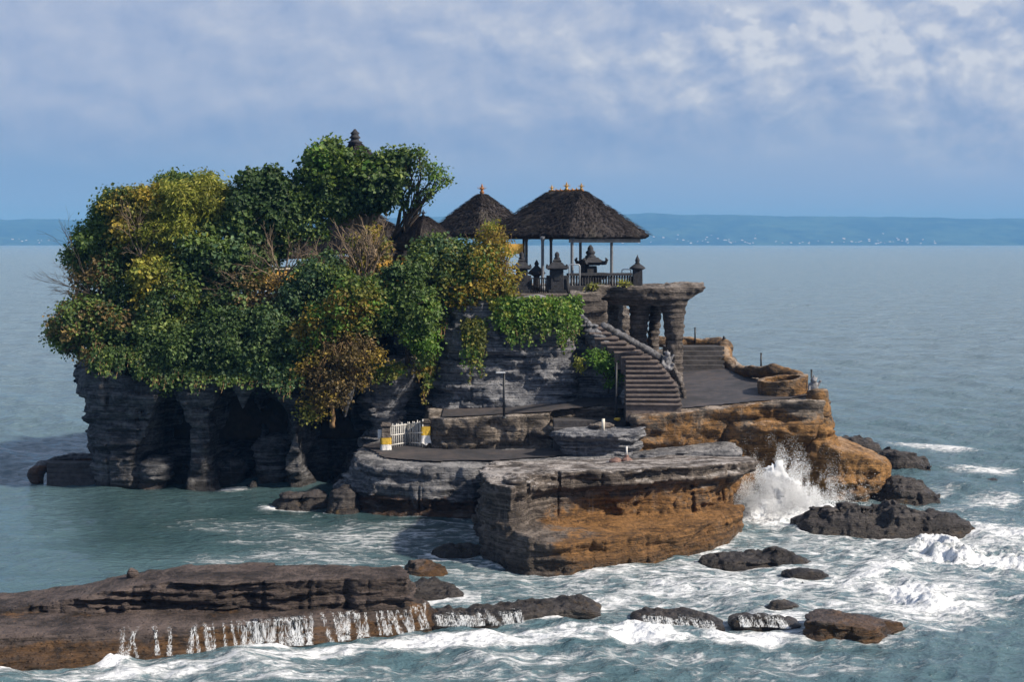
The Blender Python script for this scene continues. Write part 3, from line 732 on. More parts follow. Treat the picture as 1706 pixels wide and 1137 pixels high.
M_gold = plain_mat('gilded ornament', (.42, .24, .05), .5, .5, 9, .04)
M_pink = plain_mat('brown stone tread', (.135, .108, .098), .85, .4, 4, .05)
M_tread = plain_mat('dark stone tread', (.060, .056, .058), .85, .4, 4, .04)
M_pave = None
M_iron = plain_mat('dark iron', (.022, .024, .028), .5, .3, 9, .005)
M_rail = plain_mat('pale galvanised pipe', (.45, .47, .50), .4, .2, 9, .003, .4)
M_bamboo = plain_mat('white painted sticks', (.56, .55, .53), .65, .3, 9, .01)
M_white = plain_mat('white cloth', (.72, .70, .68), .85, .15, 8, .03)
M_yellow = plain_mat('yellow cloth', (.62, .40, .05), .85, .25, 8, .03)
M_ywall = plain_mat('yellow painted wall', (.62, .36, .07), .8, .3, 3, .01)
M_cream = plain_mat('cream painted panel', (.62, .58, .50), .8, .25, 3, .01)
M_salmon = plain_mat('pink stone', (.19, .115, .098), .85, .3, 6, .03)

def f_pave_mat():
    m, T, b, out = new_mat('dark worn paving'); g = T.node('ShaderNodeNewGeometry'); pos = g.outputs['Position']
    n = T.noise(pos, .45, 6, .6, .6); n2 = T.noise(pos, 3.5, 7, .65); n3 = T.noise(T.vmul(pos, (.5, 1.2, 1)), .9, 6, .6, .8)
    c = T.ramp(T.math('ADD', T.math('MULTIPLY', n, .7), T.math('MULTIPLY', n2, .3)), [(.38, (.024, .024, .028)), (.5, (.046, .043, .047)), (.62, (.082, .068, .066))])
    c = T.mix(T.ss(n3, .56, .70, 0, .5), c, (.115, .088, .080))
    T.put(b.inputs['Base Color'], c); T.put(b.inputs['Roughness'], T.math('SUBTRACT', .95, T.math('MULTIPLY', n, .55)))
    T.put(b.inputs['Normal'], T.bump(n2, 1, .03)); return m
M_pave = f_pave_mat()
def sheet(name, outline, zf, mat, step=.25, lift=.03):
    """a paved surface laid over the rock inside a plan outline"""
    o = np.array(outline); mn, mx = o.min(0), o.max(0)
    xs = np.arange(mn[0], mx[0], step); ys = np.arange(mn[1], mx[1], step)
    X, Y = np.meshgrid(xs, ys, indexing='ij')
    D = poly2(X.astype('f4'), Y.astype('f4'), outline) + .14 * fbm(X * 1.4, Y * 1.4, 0 * X, 3)
    Zs = zf(X, Y) + lift + .012 * fbm(X * .9, Y * .9, 0 * X + 2, 3)
    idx = np.arange(X.size).reshape(X.shape)
    ok = (D < 0); q = ok[:-1, :-1] & ok[1:, :-1] & ok[1:, 1:] & ok[:-1, 1:]
    Fc = np.stack([idx[:-1, :-1], idx[1:, :-1], idx[1:, 1:], idx[:-1, 1:]], -1)[q]
    used = np.unique(Fc); mp = np.full(X.size, -1); mp[used] = np.arange(len(used))
    V = np.stack([X, Y, Zs], -1).reshape(-1, 3)[used]
    return tag(obj(name, V, mp[Fc], mat), kind='structure')
sheet('terrace_pavement', pts((735, 73.9), (925, 74.0), (1000, 74.9), (1046, 73.2), (1100, 72.6), (1200, 73.4), (1320, 74.0), (1346, 74.4), (1344, 76.4), (1290, 78.6), (1236, 81.5), (1216, 85), (1190, 88), (1000, 88), (985, 78), (735, 77)), FLOOR, M_pave, .16, .06)
def ztop_path(x, y): return 2.12 + .04 * np.maximum(x, 0) + .03 * (y - 70)
sheet('path', pts((600, 74.6), (640, 70.8), (720, 70.0), (830, 70.3), (1000, 71.4), (1000, 73.0), (925, 73.2), (712, 73.6), (650, 76)), ztop_path, M_pave, .16, .075)

# ------------------------------------------------------------------ thatched pavilions
def roof_mesh(name, cx, cy, th, A, B, Lr, z0, z1, parent, thick=.30, rows=34, n=200, bulge=.0, strands=5200, seed=1):
    rs = np.random.RandomState(seed)
    def per(t):
        """t in 0..1 round the eave, corners slightly rounded"""
        p = (t % 1) * 4; s = np.floor(p).astype(int) % 4; f = p - np.floor(p); f = f * 2 - 1
        f = np.sign(f) * np.abs(f) ** .85
        a = np.select([s == 0, s == 1, s == 2, s == 3], [f, 1 + 0 * f, -f, -1 + 0 * f]); b = np.select([s == 0, s == 1, s == 2, s == 3], [-1 + 0 * f, f, 1 + 0 * f, -f])
        k = 1 - .020 * np.maximum(0, (np.abs(a) * np.abs(b)) - .75) * 4
        return a * A / 2 * k, b * B / 2 * k
    def surf(t, v, lift=0.0):
        a, b = per(t); rb = np.clip(b * Lr / B, -Lr / 2, Lr / 2) if Lr > 0 else b * .02; ra = a * .03
        x = a + (ra - a) * v; y = b + (rb - b) * v
        z = z0 + (z1 - z0) * (v + bulge * np.sin(v * math.pi)) + lift
        x = x * (1 + lift * .2); y = y * (1 + lift * .2)
        return x, y, z
    def w(x, y, z): return np.stack([cx + x * math.cos(th) - y * math.sin(th), cy + x * math.sin(th) + y * math.cos(th), z], -1)
    t = np.arange(n) / n; rings = []
    ain, bin_ = per(t)
    for k, dz in ((.60, -.02), (.86, -.20), (.965, -thick), (1.0, -thick * .75), (1.012, -thick * .3)):
        rings.append(w(ain * k, bin_ * k, z0 + dz + 0 * ain))
    for i in range(rows + 1):
        v = i / rows; rings.append(w(*surf(t, np.full(n, v))))
    V = np.concatenate(rings)
    nrm = .10 * fbm(V[:, 0] * 1.2, V[:, 1] * 1.2, V[:, 2] * 1.2, 4) + .09 * np.abs(fbm(V[:, 0] * 4, V[:, 1] * 4, V[:, 2] * 4, 3)) + .035 * np.sin(V[:, 2] * 16 + 3 * vn(V[:, 0], V[:, 1], V[:, 2]))
    V[:, 2] += nrm; V[:, 0] += .06 * fbm(V[:, 0] * 2, V[:, 1] * 2, V[:, 2] * 2 + 7, 3)
    nr = len(rings); idx = np.arange(nr * n).reshape(nr, n); nx = np.roll(idx, -1, 1)
    Fc = np.stack([idx[:-1], nx[:-1], nx[1:], idx[1:]], -1).reshape(-1, 4)
    col = np.ones((len(V), 3), 'f4')
    # loose straws lying down the slope
    tt = rs.rand(strands); vv = np.clip(rs.rand(strands) * 1.02 - .03, -.02, .97); ln = rs.uniform(.10, .30, strands); wd = rs.uniform(.015, .05, strands)
    dv = ln / max(.5, math.hypot(A / 2, z1 - z0))
    p0 = w(*surf(tt, vv, .06)); p1 = w(*surf(tt + rs.normal(0, .002, strands), np.maximum(vv - dv, -.06), .10 + .06 * rs.rand(strands)))
    sd = w(*surf(tt + .001, vv, .06)) - p0; sd /= np.linalg.norm(sd, axis=1)[:, None] + 1e-9
    S = np.stack([p0 - sd * wd[:, None], p0 + sd * wd[:, None], p1 + sd * wd[:, None] * .4, p1 - sd * wd[:, None] * .4], 1).reshape(-1, 3)
    SF = np.arange(strands * 4).reshape(-1, 4) + len(V)
    sc = rs.uniform(.7, 1.3, strands)[:, None] * np.array([1, .97, .93]); sc = sc.repeat(4, 0)
    return obj(name, np.concatenate([V, S]), np.concatenate([Fc, SF]), M_thatch, parent, True, colors=np.concatenate([col, sc]))
def finial(parent, name, c, h, mat, crown=True):
    mb = MB(); r = h * .22
    mb.lathe(c, [(r * .95, 0), (r * .75, h * .16), (r * 1.0, h * .22), (r * .6, h * .32), (r * .55, h * .44), (r * .95, h * .52), (r * .7, h * .60), (r * .35, h * .70), (r * .42, h * .76), (r * .12, h * .92), (r * .03, h)], 10)
    if crown:
        for k in range(6):
            a = k * math.pi / 3; p = Vector((math.cos(a), math.sin(a), 0))
            mb.tube([Vector(c) + Vector((0, 0, h * .5)) + p * r * .8, Vector(c) + Vector((0, 0, h * .58)) + p * r * 1.7, Vector(c) + Vector((0, 0, h * .74)) + p * r * 1.5], [r * .13, r * .11, r * .04], 5)
    return mb.build(name, mat, parent, True)

TH = R(42)
def big_pavilion():
    cx, cy = XY(943, 87); z0 = ZY(391, 85.5)
    t = thing('thatched_pavilion', 'open pavilion with the widest thatched hip roof, on thin grey posts at the cliff edge', 'pavilion', (cx, cy, 9.45))
    z1 = ZY(319, 87)
    rf = roof_mesh('thatched_roof', cx, cy, TH, 6.3, 6.9, 2.6, z0, z1, t, .25, 40, 260, .015, 8000, 3)
    # ornaments along the ridge
    ux, uy = -math.sin(TH), math.cos(TH)
    cap_ = MB(); 
    for k in range(26):
        s = -1.3 + 2.6 * k / 25; cap_.box((cx + ux * s, cy + uy * s, z1 - .02 + .03 * math.sin(k * 2.1)), (.16, .13, .16 + .05 * (k % 3)), TH, .8)
    cap_.build('ridge_cap', M_terra, t)
    for s, h in ((-1.22, .46), (-.05, .55), (1.15, .42)):
        o = finial(t, 'ridge_ornament', (cx + ux * s, cy + uy * s, z1), h, M_gold)
    for s in (-.85, -.5, .45, .8):
        finial(t, 'ridge_ornament', (cx + ux * s, cy + uy * s, z1), .22, M_gold, False)
    for px, Y in ((877, 89.3), (904, 83.6), (918, 90.0), (953, 83.2), (967, 88.6), (1019, 85.4)):
        x, y = XY(px, Y); h = z0 - .1 - 9.42; mb = MB()
        mb.lathe((x, y, 9.42), [(.16, 0), (.16, .22), (.11, .28), (.085, .5), (.08, h - .3), (.10, h - .22), (.16, h)], 10); mb.build('post', M_post, t, True)
    # beams on the posts
    co, si = math.cos(TH), math.sin(TH)
    def loc(a, b, z): return (cx + a * co - b * si, cy + a * si + b * co, z)
    for b in (-2.75, 2.75):
        MB().box(loc(0, b, z0 - .17), (5.2, .14, .16), TH).build('beam', M_wood, t)
    for a in (-2.55, 2.55):
        MB().box(loc(a, 0, z0 - .175), (.14, 5.36, .16), TH).build('beam', M_wood, t)
    f = MB(); f.box(loc(.1, -2.98, z0 - .34), (5.5, .05, .20), TH); f.build('fascia', M_fascia, t)
    fl = MB(); fl.box(loc(0, 0, 9.50), (5.8, 6.2, .16), TH, None, .03); fl.build('floor_slab', M_tread, t)
    # the yellow panel and hanging cloth under the eave at the inner side
    x, y = XY(856, 84.5); MB().box((x, y, ZY(415, 84.5)), (1.0, .10, .55), .1).build('painted_panel', M_ywall, t)
big_pavilion()
def hut(label, px, Y, A, B, py0, py1, finh, name='thatched_hut', mat=M_terra, posts=True, bulge=.02, seed=5, wall=None, base=9.42):
    cx, cy = XY(px, Y); z0, z1 = ZY(py0, Y), ZY(py1, Y)
    t = thing(name, label, 'hut', (cx, cy, base))
    roof_mesh('thatched_roof', cx, cy, TH, A, B, .2, z0, z1, t, .28, 28, 160, bulge, 4200, seed)
    finial(t, 'finial', (cx, cy, z1 - .06), finh, mat)
    co, si = math.cos(TH), math.sin(TH); h = z0 - .05 - base
    for a in (-.36, .36):
        for b in (-.36, .36):
            x, y = cx + a * A * co - b * B * si, cy + a * A * si + b * B * co
            MB().lathe((x, y, base), [(.13, 0), (.13, .2), (.075, .3), (.07, h - .2), (.12, h)], 8).build('post', M_wood, t, True)
    if wall:
        MB().box((cx, cy, base + .55), (A * .62, B * .62, 1.1), TH, None, .02).build('wall', wall, t)
        MB().box((cx, cy, base + 1.18), (A * .68, B * .68, .12), TH, None, .02).build('wall_coping', M_cream, t)
    return t
hut('middle pyramid thatched hut with a red brown crown finial, behind the big pavilion', 803, 91.5, 4.8, 4.8, 390, 323, .68, seed=6)
hut('smallest thatched hut with a rounded roof, half hidden by the bushes', 705, 80.6, 2.35, 2.35, 406, 361, .46, bulge=.12, mat=M_stone, seed=7)
hut('low thatched hut with a yellow wall, glimpsed through the dark trees', 452, 86.5, 4.2, 4.2, 424, 380, .4, bulge=.04, mat=M_stone, seed=8, wall=M_ywall)
def tower():
    cx, cy = XY(593, 88.5); t = thing('shrine_tower', 'tall tiered thatched shrine tower whose tip shows above the highest tree', 'shrine', (cx, cy, 9.4))
    MB().box((cx, cy, 10.2), (3.2, 3.2, 1.6), TH, None, .04).build('base', M_ywall, t)
    MB().box((cx, cy, 11.06), (3.4, 3.4, .14), TH, None, .03).build('coping', M_cream, t)
    for i, (A, za, zb) in enumerate(((5.6, 11.6, 14.6), (3.6, 14.5, 16.3), (2.8, 16.1, 17.75))):
        roof_mesh('thatched_roof', cx, cy, TH, A, A, .2, za, zb, t, .26, 22, 130, .0, 2600, 20 + i)
        if i: MB().box((cx, cy, za - .25), (A * .42, A * .42, .7), TH).build('core', M_wood, t)
    for a in (-1, 1):
        for b in (-1, 1):
            co, si = math.cos(TH), math.sin(TH); x, y = cx + 1.5 * (a * co - b * si), cy + 1.5 * (a * si + b * co)
            MB().lathe((x, y, 11), [(.09, 0), (.08, .7)], 8).build('post', M_wood, t, True)
    mb = MB(); c = (cx - .06, cy, 17.55)
    mb.lathe(c, [(.42, 0), (.36, .12), (.46, .17), (.26, .26), (.22, .36), (.34, .42), (.24, .52), (.20, .60), (.27, .68), (.14, .80), (.05, .92)], 8, TH)
    mb.build('finial', M_stone, t, True)
tower()
# wall between the huts, yellow and cream, behind the bushes
x0, y0 = XY(645, 84.4)
w = thing('shrine_building', 'yellow walled shrine building with a cream frieze, showing between bush and small hut', 'building', (x0, y0, 9.4))
MB().box((x0, y0, 10.35), (2.4, 2.2, 1.9), .2, None, .03).build('wall', M_ywall, w)
MB().box((x0, y0, 11.38), (2.6, 2.4, .16), .2, None, .03).build('frieze', M_cream, w)
roof_mesh('thatched_roof', x0, y0, .2, 3.2, 3.0, .4, 11.75, 13.1, w, .25, 20, 120, .1, 2200, 31)
for a in (-.9, 0, .9):
    MB().box((x0 + a, y0 - 1.0, 11.55), (.12, .12, .3), .2).build('post', M_wood, w)

# ------------------------------------------------------------------ gateway, balustrade and shrines on the edge of the plateau
def gate_pillar(px, Y, label, k=1.0):
    x, y = XY(px, Y); b = 9.38
    t = thing('gate_pillar', label, 'gate pillar', (x, y, b), 'stepped pillars of the plateau gateway')
    s = k
    mb = MB(); mb.box((x, y, b + .10), (1.0 * s, .9, .20), 0, None, .02); mb.box((x, y, b + .72), (.74 * s, .66, 1.04), 0, .96, .02)
    mb.box((x - .47 * s, y, b + .52), (.26, .5, .84), 0, .9, .02); mb.box((x + .47 * s, y, b + .52), (.26, .5, .84), 0, .9, .02)
    mb.build('shaft', M_stone, t)
    mb = MB(); mb.box((x, y - .34, b + .86), (.30, .03, .32), 0); mb.build('niche', M_iron, t)
    mb = MB()
    mb.lathe((x, y, b + 1.24), [(.50 * s, 0), (.62 * s, .07), (.60 * s, .12), (.40 * s, .26), (.30 * s, .36), (.22 * s, .40), (.24 * s, .46), (.15 * s, .56)], 4, 0, True)
    for a in (-1, 1):
        for c in (-1, 1): mb.lathe((x + a * .55 * s, y + c * .5 * s, b + 1.32), [(.07, 0), (.06, .10), (.02, .20)], 6)
    mb.build('cap', M_stone, t)
    MB().lathe((x, y, b + 1.78), [(.14, 0), (.17, .05), (.10, .12), (.13, .20), (.11, .30), (.04, .38)], 8).build('finial', M_stone, t, True)
gate_pillar(869, 80.7, 'black carved stone gate pillar next to the dry bamboo bush', .82)
gate_pillar(928, 80.5, 'black carved stone gate pillar at the head of the staircase, joined to the balustrade', .92)
def rail_between(name, label, a, b, zb, zt, n, bar, cat, rails, mat, base=None, top=.12):
    """a run of balusters from plan point a to b"""
    t = thing(name, label, cat, ((a[0] + b[0]) / 2, (a[1] + b[1]) / 2, zb)); d = Vector((b[0] - a[0], b[1] - a[1])); L = d.length; rz = math.atan2(d.y, d.x); m = ((a[0] + b[0]) / 2, (a[1] + b[1]) / 2)
    for zr, hh, wd in rails: MB().box((m[0], m[1], zr), (L, wd, hh), rz, None, .015).build('rail', mat, t)
    if base: MB().box((m[0], m[1], zb + base / 2), (L, .24, base), rz, None, .02).build('plinth', mat, t)
    first = None
    for i in range(n):
        f = (i + .5) / n; x, y = a[0] + d.x * f, a[1] + d.y * f; z0_ = zb + (base or 0); h = rails[-1][0] - rails[-1][1] / 2 - z0_
        if first is None:
            mb = MB(); mb.lathe((x, y, z0_), [(bar * .7, 0), (bar, h * .18), (bar * .72, h * .5), (bar, h * .8), (bar * .75, h)], 6); first = mb.build('baluster', mat, t, True); fx = (x, y)
        else:
            c = first.copy(); COL.objects.link(c); c.parent = t; c.location = (x - fx[0], y - fx[1], 0)
    return t
rail_between('wooden_gate', 'low dark slatted gate between the two black gate pillars', XY(884, 80.6), XY(914, 80.6), 9.42, 10.2, 9, .028, 'gate', ((9.50, .05, .05), (9.80, .04, .05), (10.17, .06, .07)), M_wood)
rail_between('stone_balustrade', 'black stone balustrade with many balusters along the cliff edge under the big pavilion', XY(945, 80.9), XY(1052, 81.9), 9.36, 10.5, 24, .062, 'balustrade', ((10.36, .14, .28),), M_stone, .42)
rail_between('stick_fence', 'short brown stick fence half hidden by the dry bamboo', XY(818, 80.8), XY(857, 80.8), 9.36, 10.4, 12, .03, 'fence', ((9.75, .05, .05), (10.3, .06, .06)), M_wood)
def end_post():
    x, y = XY(1062, 82.1); b = 9.36; t = thing('balustrade_post', 'black stone post with mushroom cap and pointed tip ending the balustrade', 'post', (x, y, b))
    mb = MB(); mb.box((x, y, b + .62), (.52, .52, 1.24), 0, .94, .02); mb.box((x - .33, y + .1, b + .45), (.24, .34, .9), 0, .9, .02); mb.build('shaft', M_stone, t)
    mb = MB(); mb.lathe((x, y, b + 1.23), [(.30, 0), (.44, .08), (.40, .12), (.30, .20), (.16, .30)], 10); mb.build('cap', M_stone, t, True)
    MB().lathe((x, y, b + 1.50), [(.09, 0), (.15, .06), (.09, .12), (.13, .20), (.10, .30), (.04, .42), (.01, .52)], 8).build('finial', M_stone, t, True)
end_post()
def throne_shrine():
    x, y = XY(985, 83.6); b = 9.52
    t = thing('stone_shrine', 'black stone throne shrine with upturned corners behind the balustrade', 'shrine', (x, y, b)); k = 1.0
    mb = MB(); mb.box((x, y, b + .35), (.95, .8, .7), .3, .95, .03); mb.box((x - .05, y, b + .95), (.62, .6, .6), .3, .92, .03); mb.box((x - .32, y, b + 1.15), (.3, .5, .9), .3, 1.0, .03); mb.build('base', M_stone, t)
    mb = MB(); mb.lathe((x, y, b + 1.28), [(.34, 0), (.48, .10), (.55, .16), (.42, .30), (.24, .44)], 4, .3, True)
    for q in range(4):
        a = .3 + math.pi / 4 + q * math.pi / 2; p = Vector((math.cos(a), math.sin(a), 0)); o = Vector((x, y, b + 1.42))
        mb.tube([o + p * .6, o + p * .84, o + p * .92 + Vector((0, 0, .16)), o + p * .84 + Vector((0, 0, .26))], [.12, .11, .09, .04], 6)
    mb.build('roof', M_stone, t)
    mb = MB(); mb.lathe((x - .04, y, b + 1.68), [(.26, 0), (.30, .08), (.20, .16), (.24, .24), (.27, .30), (.15, .42), (.17, .50), (.10, .62), (.03, .70)], 8); mb.build('finial', M_stone, t, True)
    mb = MB(); mb.lathe((x + .52, y - .2, b + .52), [(.18, 0), (.34, .16), (.44, .30), (.40, .36), (.10, .38)], 10); mb.build('offering_bowl', M_stone, t, True)
throne_shrine()
def lantern():
    x, y = XY(894, 84.2); b = 9.5; t = thing('stone_lantern', 'small black stone lantern shrine seen between the gate pillars', 'lantern', (x, y, b))
    MB().lathe((x, y, b), [(.3, 0), (.3, .1), (.17, .2), (.17, .7), (.34, .8)], 8).build('stem', M_stone, t)
    MB().lathe((x, y, b + .8), [(.40, 0), (.50, .06), (.34, .24), (.16, .40), (.09, .48), (.13, .58), (.03, .78)], 8).build('cap', M_stone, t, True)
lantern()
def pipe_rail(px0, px1, pyt, pyb, Y, label):
    a, b = P(px0, pyb, Y), P(px1, pyb, Y); c, d = P(px0, pyt, Y), P(px1, pyt, Y)
    mb = MB(); mb.tube([a, (a[0], a[1], c[2] - .06), (a[0] + .05, a[1], c[2]), (d[0] - .05, d[1], d[2]), (d[0], d[1], d[2] - .06), b], .028, 6)
    tag(mb.build('hand_rail', M_rail, None, True), label, 'rail')
pipe_rail(948, 966, 441, 478, 80.4, 'pale bent pipe rail standing before the balustrade by the gate pillar')
pipe_rail(1036, 1051, 449, 458, 82.4, 'short pale bent pipe rail showing over the balustrade near its end post')
mb = MB(); mb.tube([P(946, 502, 80.2), P(946, 462, 80.2)], .035, 6); tag(mb.build('iron_post', M_iron, None, True), 'thin dark post standing against the inner end of the balustrade', 'post')

# ------------------------------------------------------------------ stairs
def staircase():
    rows = np.linspace(673, 547, 17); n = len(rows)
    t = thing('stone_staircase', 'brown stone staircase climbing from the terrace to the plateau gateway', 'staircase', G(1090, 672, 4.4))
    for i, py in enumerate(rows):
        z = 4.42 + (i + .6) * (7.85 - 4.42) / n
        xl = np.interp(py, [547, 560, 575, 600, 672], [976, 988, 1008, 1044, 1044]); xr = np.interp(py, [547, 560, 575, 600, 640, 672], [1010, 1026, 1052, 1096, 1128, 1136])
        a, b = G(xl, py, z), G(xr, py, z); Yf = a[1]
        mb = MB(); mb.box(((a[0] + b[0]) / 2, Yf + .84, z - .46), (b[0] - a[0], 1.52, .78), -.02); mb.box(((a[0] + b[0]) / 2, Yf + .78, z - .045), (b[0] - a[0] + .06, 1.64, .09), -.02, None, .02)
        V = np.array(mb.v); V[:, 2] += .03 * fbm(V[:, 0] * 2, V[:, 1] * 2, V[:, 2] * 2 + i, 2); V[:, 1] += .05 * fbm(V[:, 0] * 2 + 5, V[:, 1] * 2, V[:, 2] * 2 + i, 2)
        obj('step', V, mb.f, M_pink, t, False)
    def fb(x, y, z):
        d = chain(x, y, z, [(G(1002, 540, 8.35), .15), (G(1030, 556, 7.75), .15), (G(1070, 578, 7.0), .16), (G(1106, 600, 6.3), .18)], .1)
        return d + .06 * fbm(x * 3, y * 3, z * 3, 3)
    p = [G(1002, 538, 8.35), G(1104, 598, 6.35)]
    lo = np.min(p, 0) - .8; hi = np.max(p, 0) + .8
    Body(lo, hi, .045, fb).build('balustrade', M_rail2, t)
    def fc(x, y, z):
        d = chain(x, y, z, [(G(1046, 668, 4.45), .34), (G(1047, 640, 5.0), .34), (G(1043, 615, 5.6), .36), (G(1030, 596, 6.2), .36), (G(1008, 578, 6.9), .36), (G(985, 556, 7.5), .40)], .2)
        return d + .22 * strata(x, y, z, 1.0, 3, .6)
    p = [G(1046, 668, 4.45), G(985, 556, 7.5), G(1030, 596, 6.2)]
    Body(np.min(p, 0) - 1.0, np.max(p, 0) + 1.0, .055, fc).build('side_wall', M_grey, t)
    def fd(x, y, z):
        d = chain(x, y, z, [(G(1142, 668, 4.36), .13), (G(1138, 650, 4.8), .14), (G(1130, 626, 5.3), .14), (G(1118, 608, 5.8), .18)], .15)
        return d + .12 * fbm(x * 2, y * 2, z * 2, 3)
    p = [G(1134, 668, 4.36), G(1110, 606, 5.9)]
    Body(np.min(p, 0) - .8, np.max(p, 0) + .8, .05, fd).build('kerb', M_brown, t)
staircase()
def steps(name, label, n, px0, px1, py_a, py_b, z_a, z_b, mat, depth=.9):
    t = thing(name, label, 'steps', G((px0 + px1) / 2, py_a, z_a))
    for i in range(n):
        f = i / (n - 1); py = py_a + (py_b - py_a) * f; z = z_a + (z_b - z_a) * f
        a, b = G(px0, py, z), G(px1, py, z)
        MB().box(((a[0] + b[0]) / 2, a[1] + depth / 2, z - .5), (b[0] - a[0], depth + .02 * i, 1.0), 0, None, .02).build('step', mat, t)
steps('terrace_steps', 'broad dark steps at the back of the terrace beside the rock columns', 5, 1108, 1207, 609, 578, 5.42, 6.28, M_tread, 1.4)
steps('cut_steps', 'three black steps cut through the terrace wall above the slab boulder', 3, 922, 1043, 727, 701, 3.02, 3.66, M_tread, 1.1)
steps('sea_steps', 'half drowned dark steps going into the sea at the far end of the cave cliff', 4, 78, 160, 800, 772, .22, .95, M_tread, .8)
def f_arm(x, y, z):
    d = chain(x, y, z, [(P(62, 803, 78.2), .30), (P(58, 790, 78.5), .34), (P(72, 778, 79.0), .30), (P(92, 770, 79.8), .26), (P(118, 764, 80.6), .26), (P(156, 765, 81), .30)], .15)
    d = np.minimum(d, 9); return d + .12 * fbm(x * 2, y * 2, z * 2, 3)
arm = Body((-25.4, 77.2, -.5), (-20.4, 82, 2.0), .055, f_arm)
tag(arm.build('stair_parapet', M_path), 'curved grey parapet arm sweeping down beside the drowned sea steps', 'parapet')

# ------------------------------------------------------------------ statues
def statue(px, py, Y, hgt, label, flip=1, name='guardian_statue', mat=M_stone2, seed=0.0, group=None):
    c = P(px, py, Y); k = hgt / 1.2
    def fn(x, y, z):
        X = (x - c[0]) / k * flip; Yq = (y - c[1]) / k; Z = (z - c[2]) / k
        d = ell(X, Yq, Z, (0, 0, .14), (.34, .32, .20))                          # plinth
        d = smin(d, ell(X, Yq, Z, (0, .02, .45), (.25, .23, .32)), .08)           # seated body
        d = smin(d, cap(X, Yq, Z, (-.12, -.10, .28), (-.30, -.24, .34), .11, .09), .06); d = smin(d, cap(X, Yq, Z, (.12, -.10, .28), (.30, -.24, .34), .11, .09), .06)   # knees
        d = smin(d, cap(X, Yq, Z, (-.22, 0, .66), (-.30, -.16, .46), .085, .065), .05); d = smin(d, cap(X, Yq, Z, (.22, 0, .66), (.33, -.05, .86), .085, .065), .05)     # arms
        d = smin(d, ell(X, Yq, Z, (0, -.02, .70), (.22, .18, .16)), .08)
        d = smin(d, ell(X, Yq, Z, (.01, -.06, .93), (.16, .17, .16)), .05)        # head
        d = smin(d, ell(X, Yq, Z, (.01, -.20, .89), (.09, .08, .07)), .04)        # muzzle
        d = smin(d, cap(X, Yq, Z, (0, 0, 1.02), (0, .02, 1.20), .10, .03), .05)    # crown
        for e in (-1, 1): d = smin(d, cap(X, Yq, Z, (e * .13, 0, 1.0), (e * .21, .02, 1.08), .05, .025), .03)
        return d * k + .045 * k * fbm(x * 7 + seed, y * 7, z * 7, 3)
    b = Body((c[0] - .6 * k, c[1] - .55 * k, c[2] - .12), (c[0] + .6 * k, c[1] + .55 * k, c[2] + 1.35 * k), .032, fn)
    return tag(b.build(name, mat), label, 'statue', group)
statue(1112, 617, 75.6, 1.0, 'grey guardian statue at the foot of the sloping stair balustrade', 1, seed=3, group='stone guardians of the staircase')
statue(1048, 622, 75.8, 1.0, 'grey guardian statue beside the green bush on the wall of the staircase', -1, seed=9, group='stone guardians of the staircase')
statue(1356, 662, 74.3, 1.05, 'grey seated statue on the dark pedestal at the terrace corner', 1, 'corner_statue', seed=14)
statue(1206, 572, 87.3, .42, 'tiny stone figure on top of the parapet pillar by the back steps', 1, 'parapet_figure', M_stone, seed=19)

# ------------------------------------------------------------------ posts and lamps
def thin_post(px, pyt, pyb, Y, label):
    a, b = P(px, pyb, Y), P(px, pyt, Y); mb = MB(); mb.tube([a, b], [.05, .042], 7); mb.lathe((b[0], b[1], b[2]), [(.055, 0), (.055, .03), (.02, .06)], 7)
    tag(mb.build('thin_post', M_iron, None, True), label, 'post', 'thin dark posts on the parapet')
thin_post(1158, 547, 572, 88.6, 'thin dark post on the parapet behind the back steps')
thin_post(1268, 590, 620, 79.8, 'thin dark post on the parapet left of the planter ring')
thin_post(1352, 618, 662, 75.2, 'thin dark post right behind the corner statue')
def lamp(px, pyt, pyb, Y, label, head):
    a, b = P(px, pyb, Y), P(px, pyt, Y); t = thing('lamp_post', label, 'lamp', a)
    MB().tube([a, (a[0] - .02, a[1], (a[2] + b[2]) / 2), b], [.065, .055, .05], 7).build('pole', M_iron, t, True)
    MB().lathe(a, [(.14, 0), (.14, .05), (.07, .12)], 8).build('foot', M_iron, t, True)
    if head:
        mb = MB(); mb.box((b[0] - .18, b[1] - .05, b[2] + .03), (.46, .24, .07), .15, .9, .015); mb.build('lamp_head', M_rail, t)
        MB().tube([(b[0], b[1], b[2]), (b[0] - .2, b[1] - .03, b[2] + .01)], .025, 6).build('bracket', M_iron, t, True)
lamp(840, 622, 698, 72.9, 'thin lamp post with a flat pale head before the grey bedded cliff', True)
lamp(1027, 604, 700, 73.2, 'thin dark post wrapped in the bush beside the foot of the staircase', False)

# ------------------------------------------------------------------ the white gate and its wrapped pillars
def stick_gate():
    pa, pm, pb = P(651, 757, 73.6), P(679, 757, 74.6), P(704, 751, 74.0); z0 = ztop_path(np.float32(-5), np.float32(73.6)) + .06
    t = thing('stick_gate', 'white two leaved stick gate folding inwards, between the cloth wrapped pillars', 'gate', (pm[0], pm[1], float(z0)))
    for (a, b, h0, h1, n) in ((pa, pm, 1.14, 1.10, 9), (pm, pb, 1.10, 1.30, 9)):
        for i in range(n + 1):
            f = i / n; x, y = a[0] + (b[0] - a[0]) * f, a[1] + (b[1] - a[1]) * f; h = h0 + (h1 - h0) * f + .05 * math.sin(i * 2.3)
            MB().tube([(x, y, z0 + .03), (x + .01 * math.sin(i * 3), y, z0 + h)], .024, 6).build('stick', M_bamboo, t, True)
        for fz in (.16, .58, .98):
            MB().tube([(a[0], a[1] - .03, z0 + fz * h0 * .95), (b[0], b[1] - .03, z0 + fz * h1 * .95)], .026, 6).build('crossbar', M_bamboo, t, True)
stick_gate()
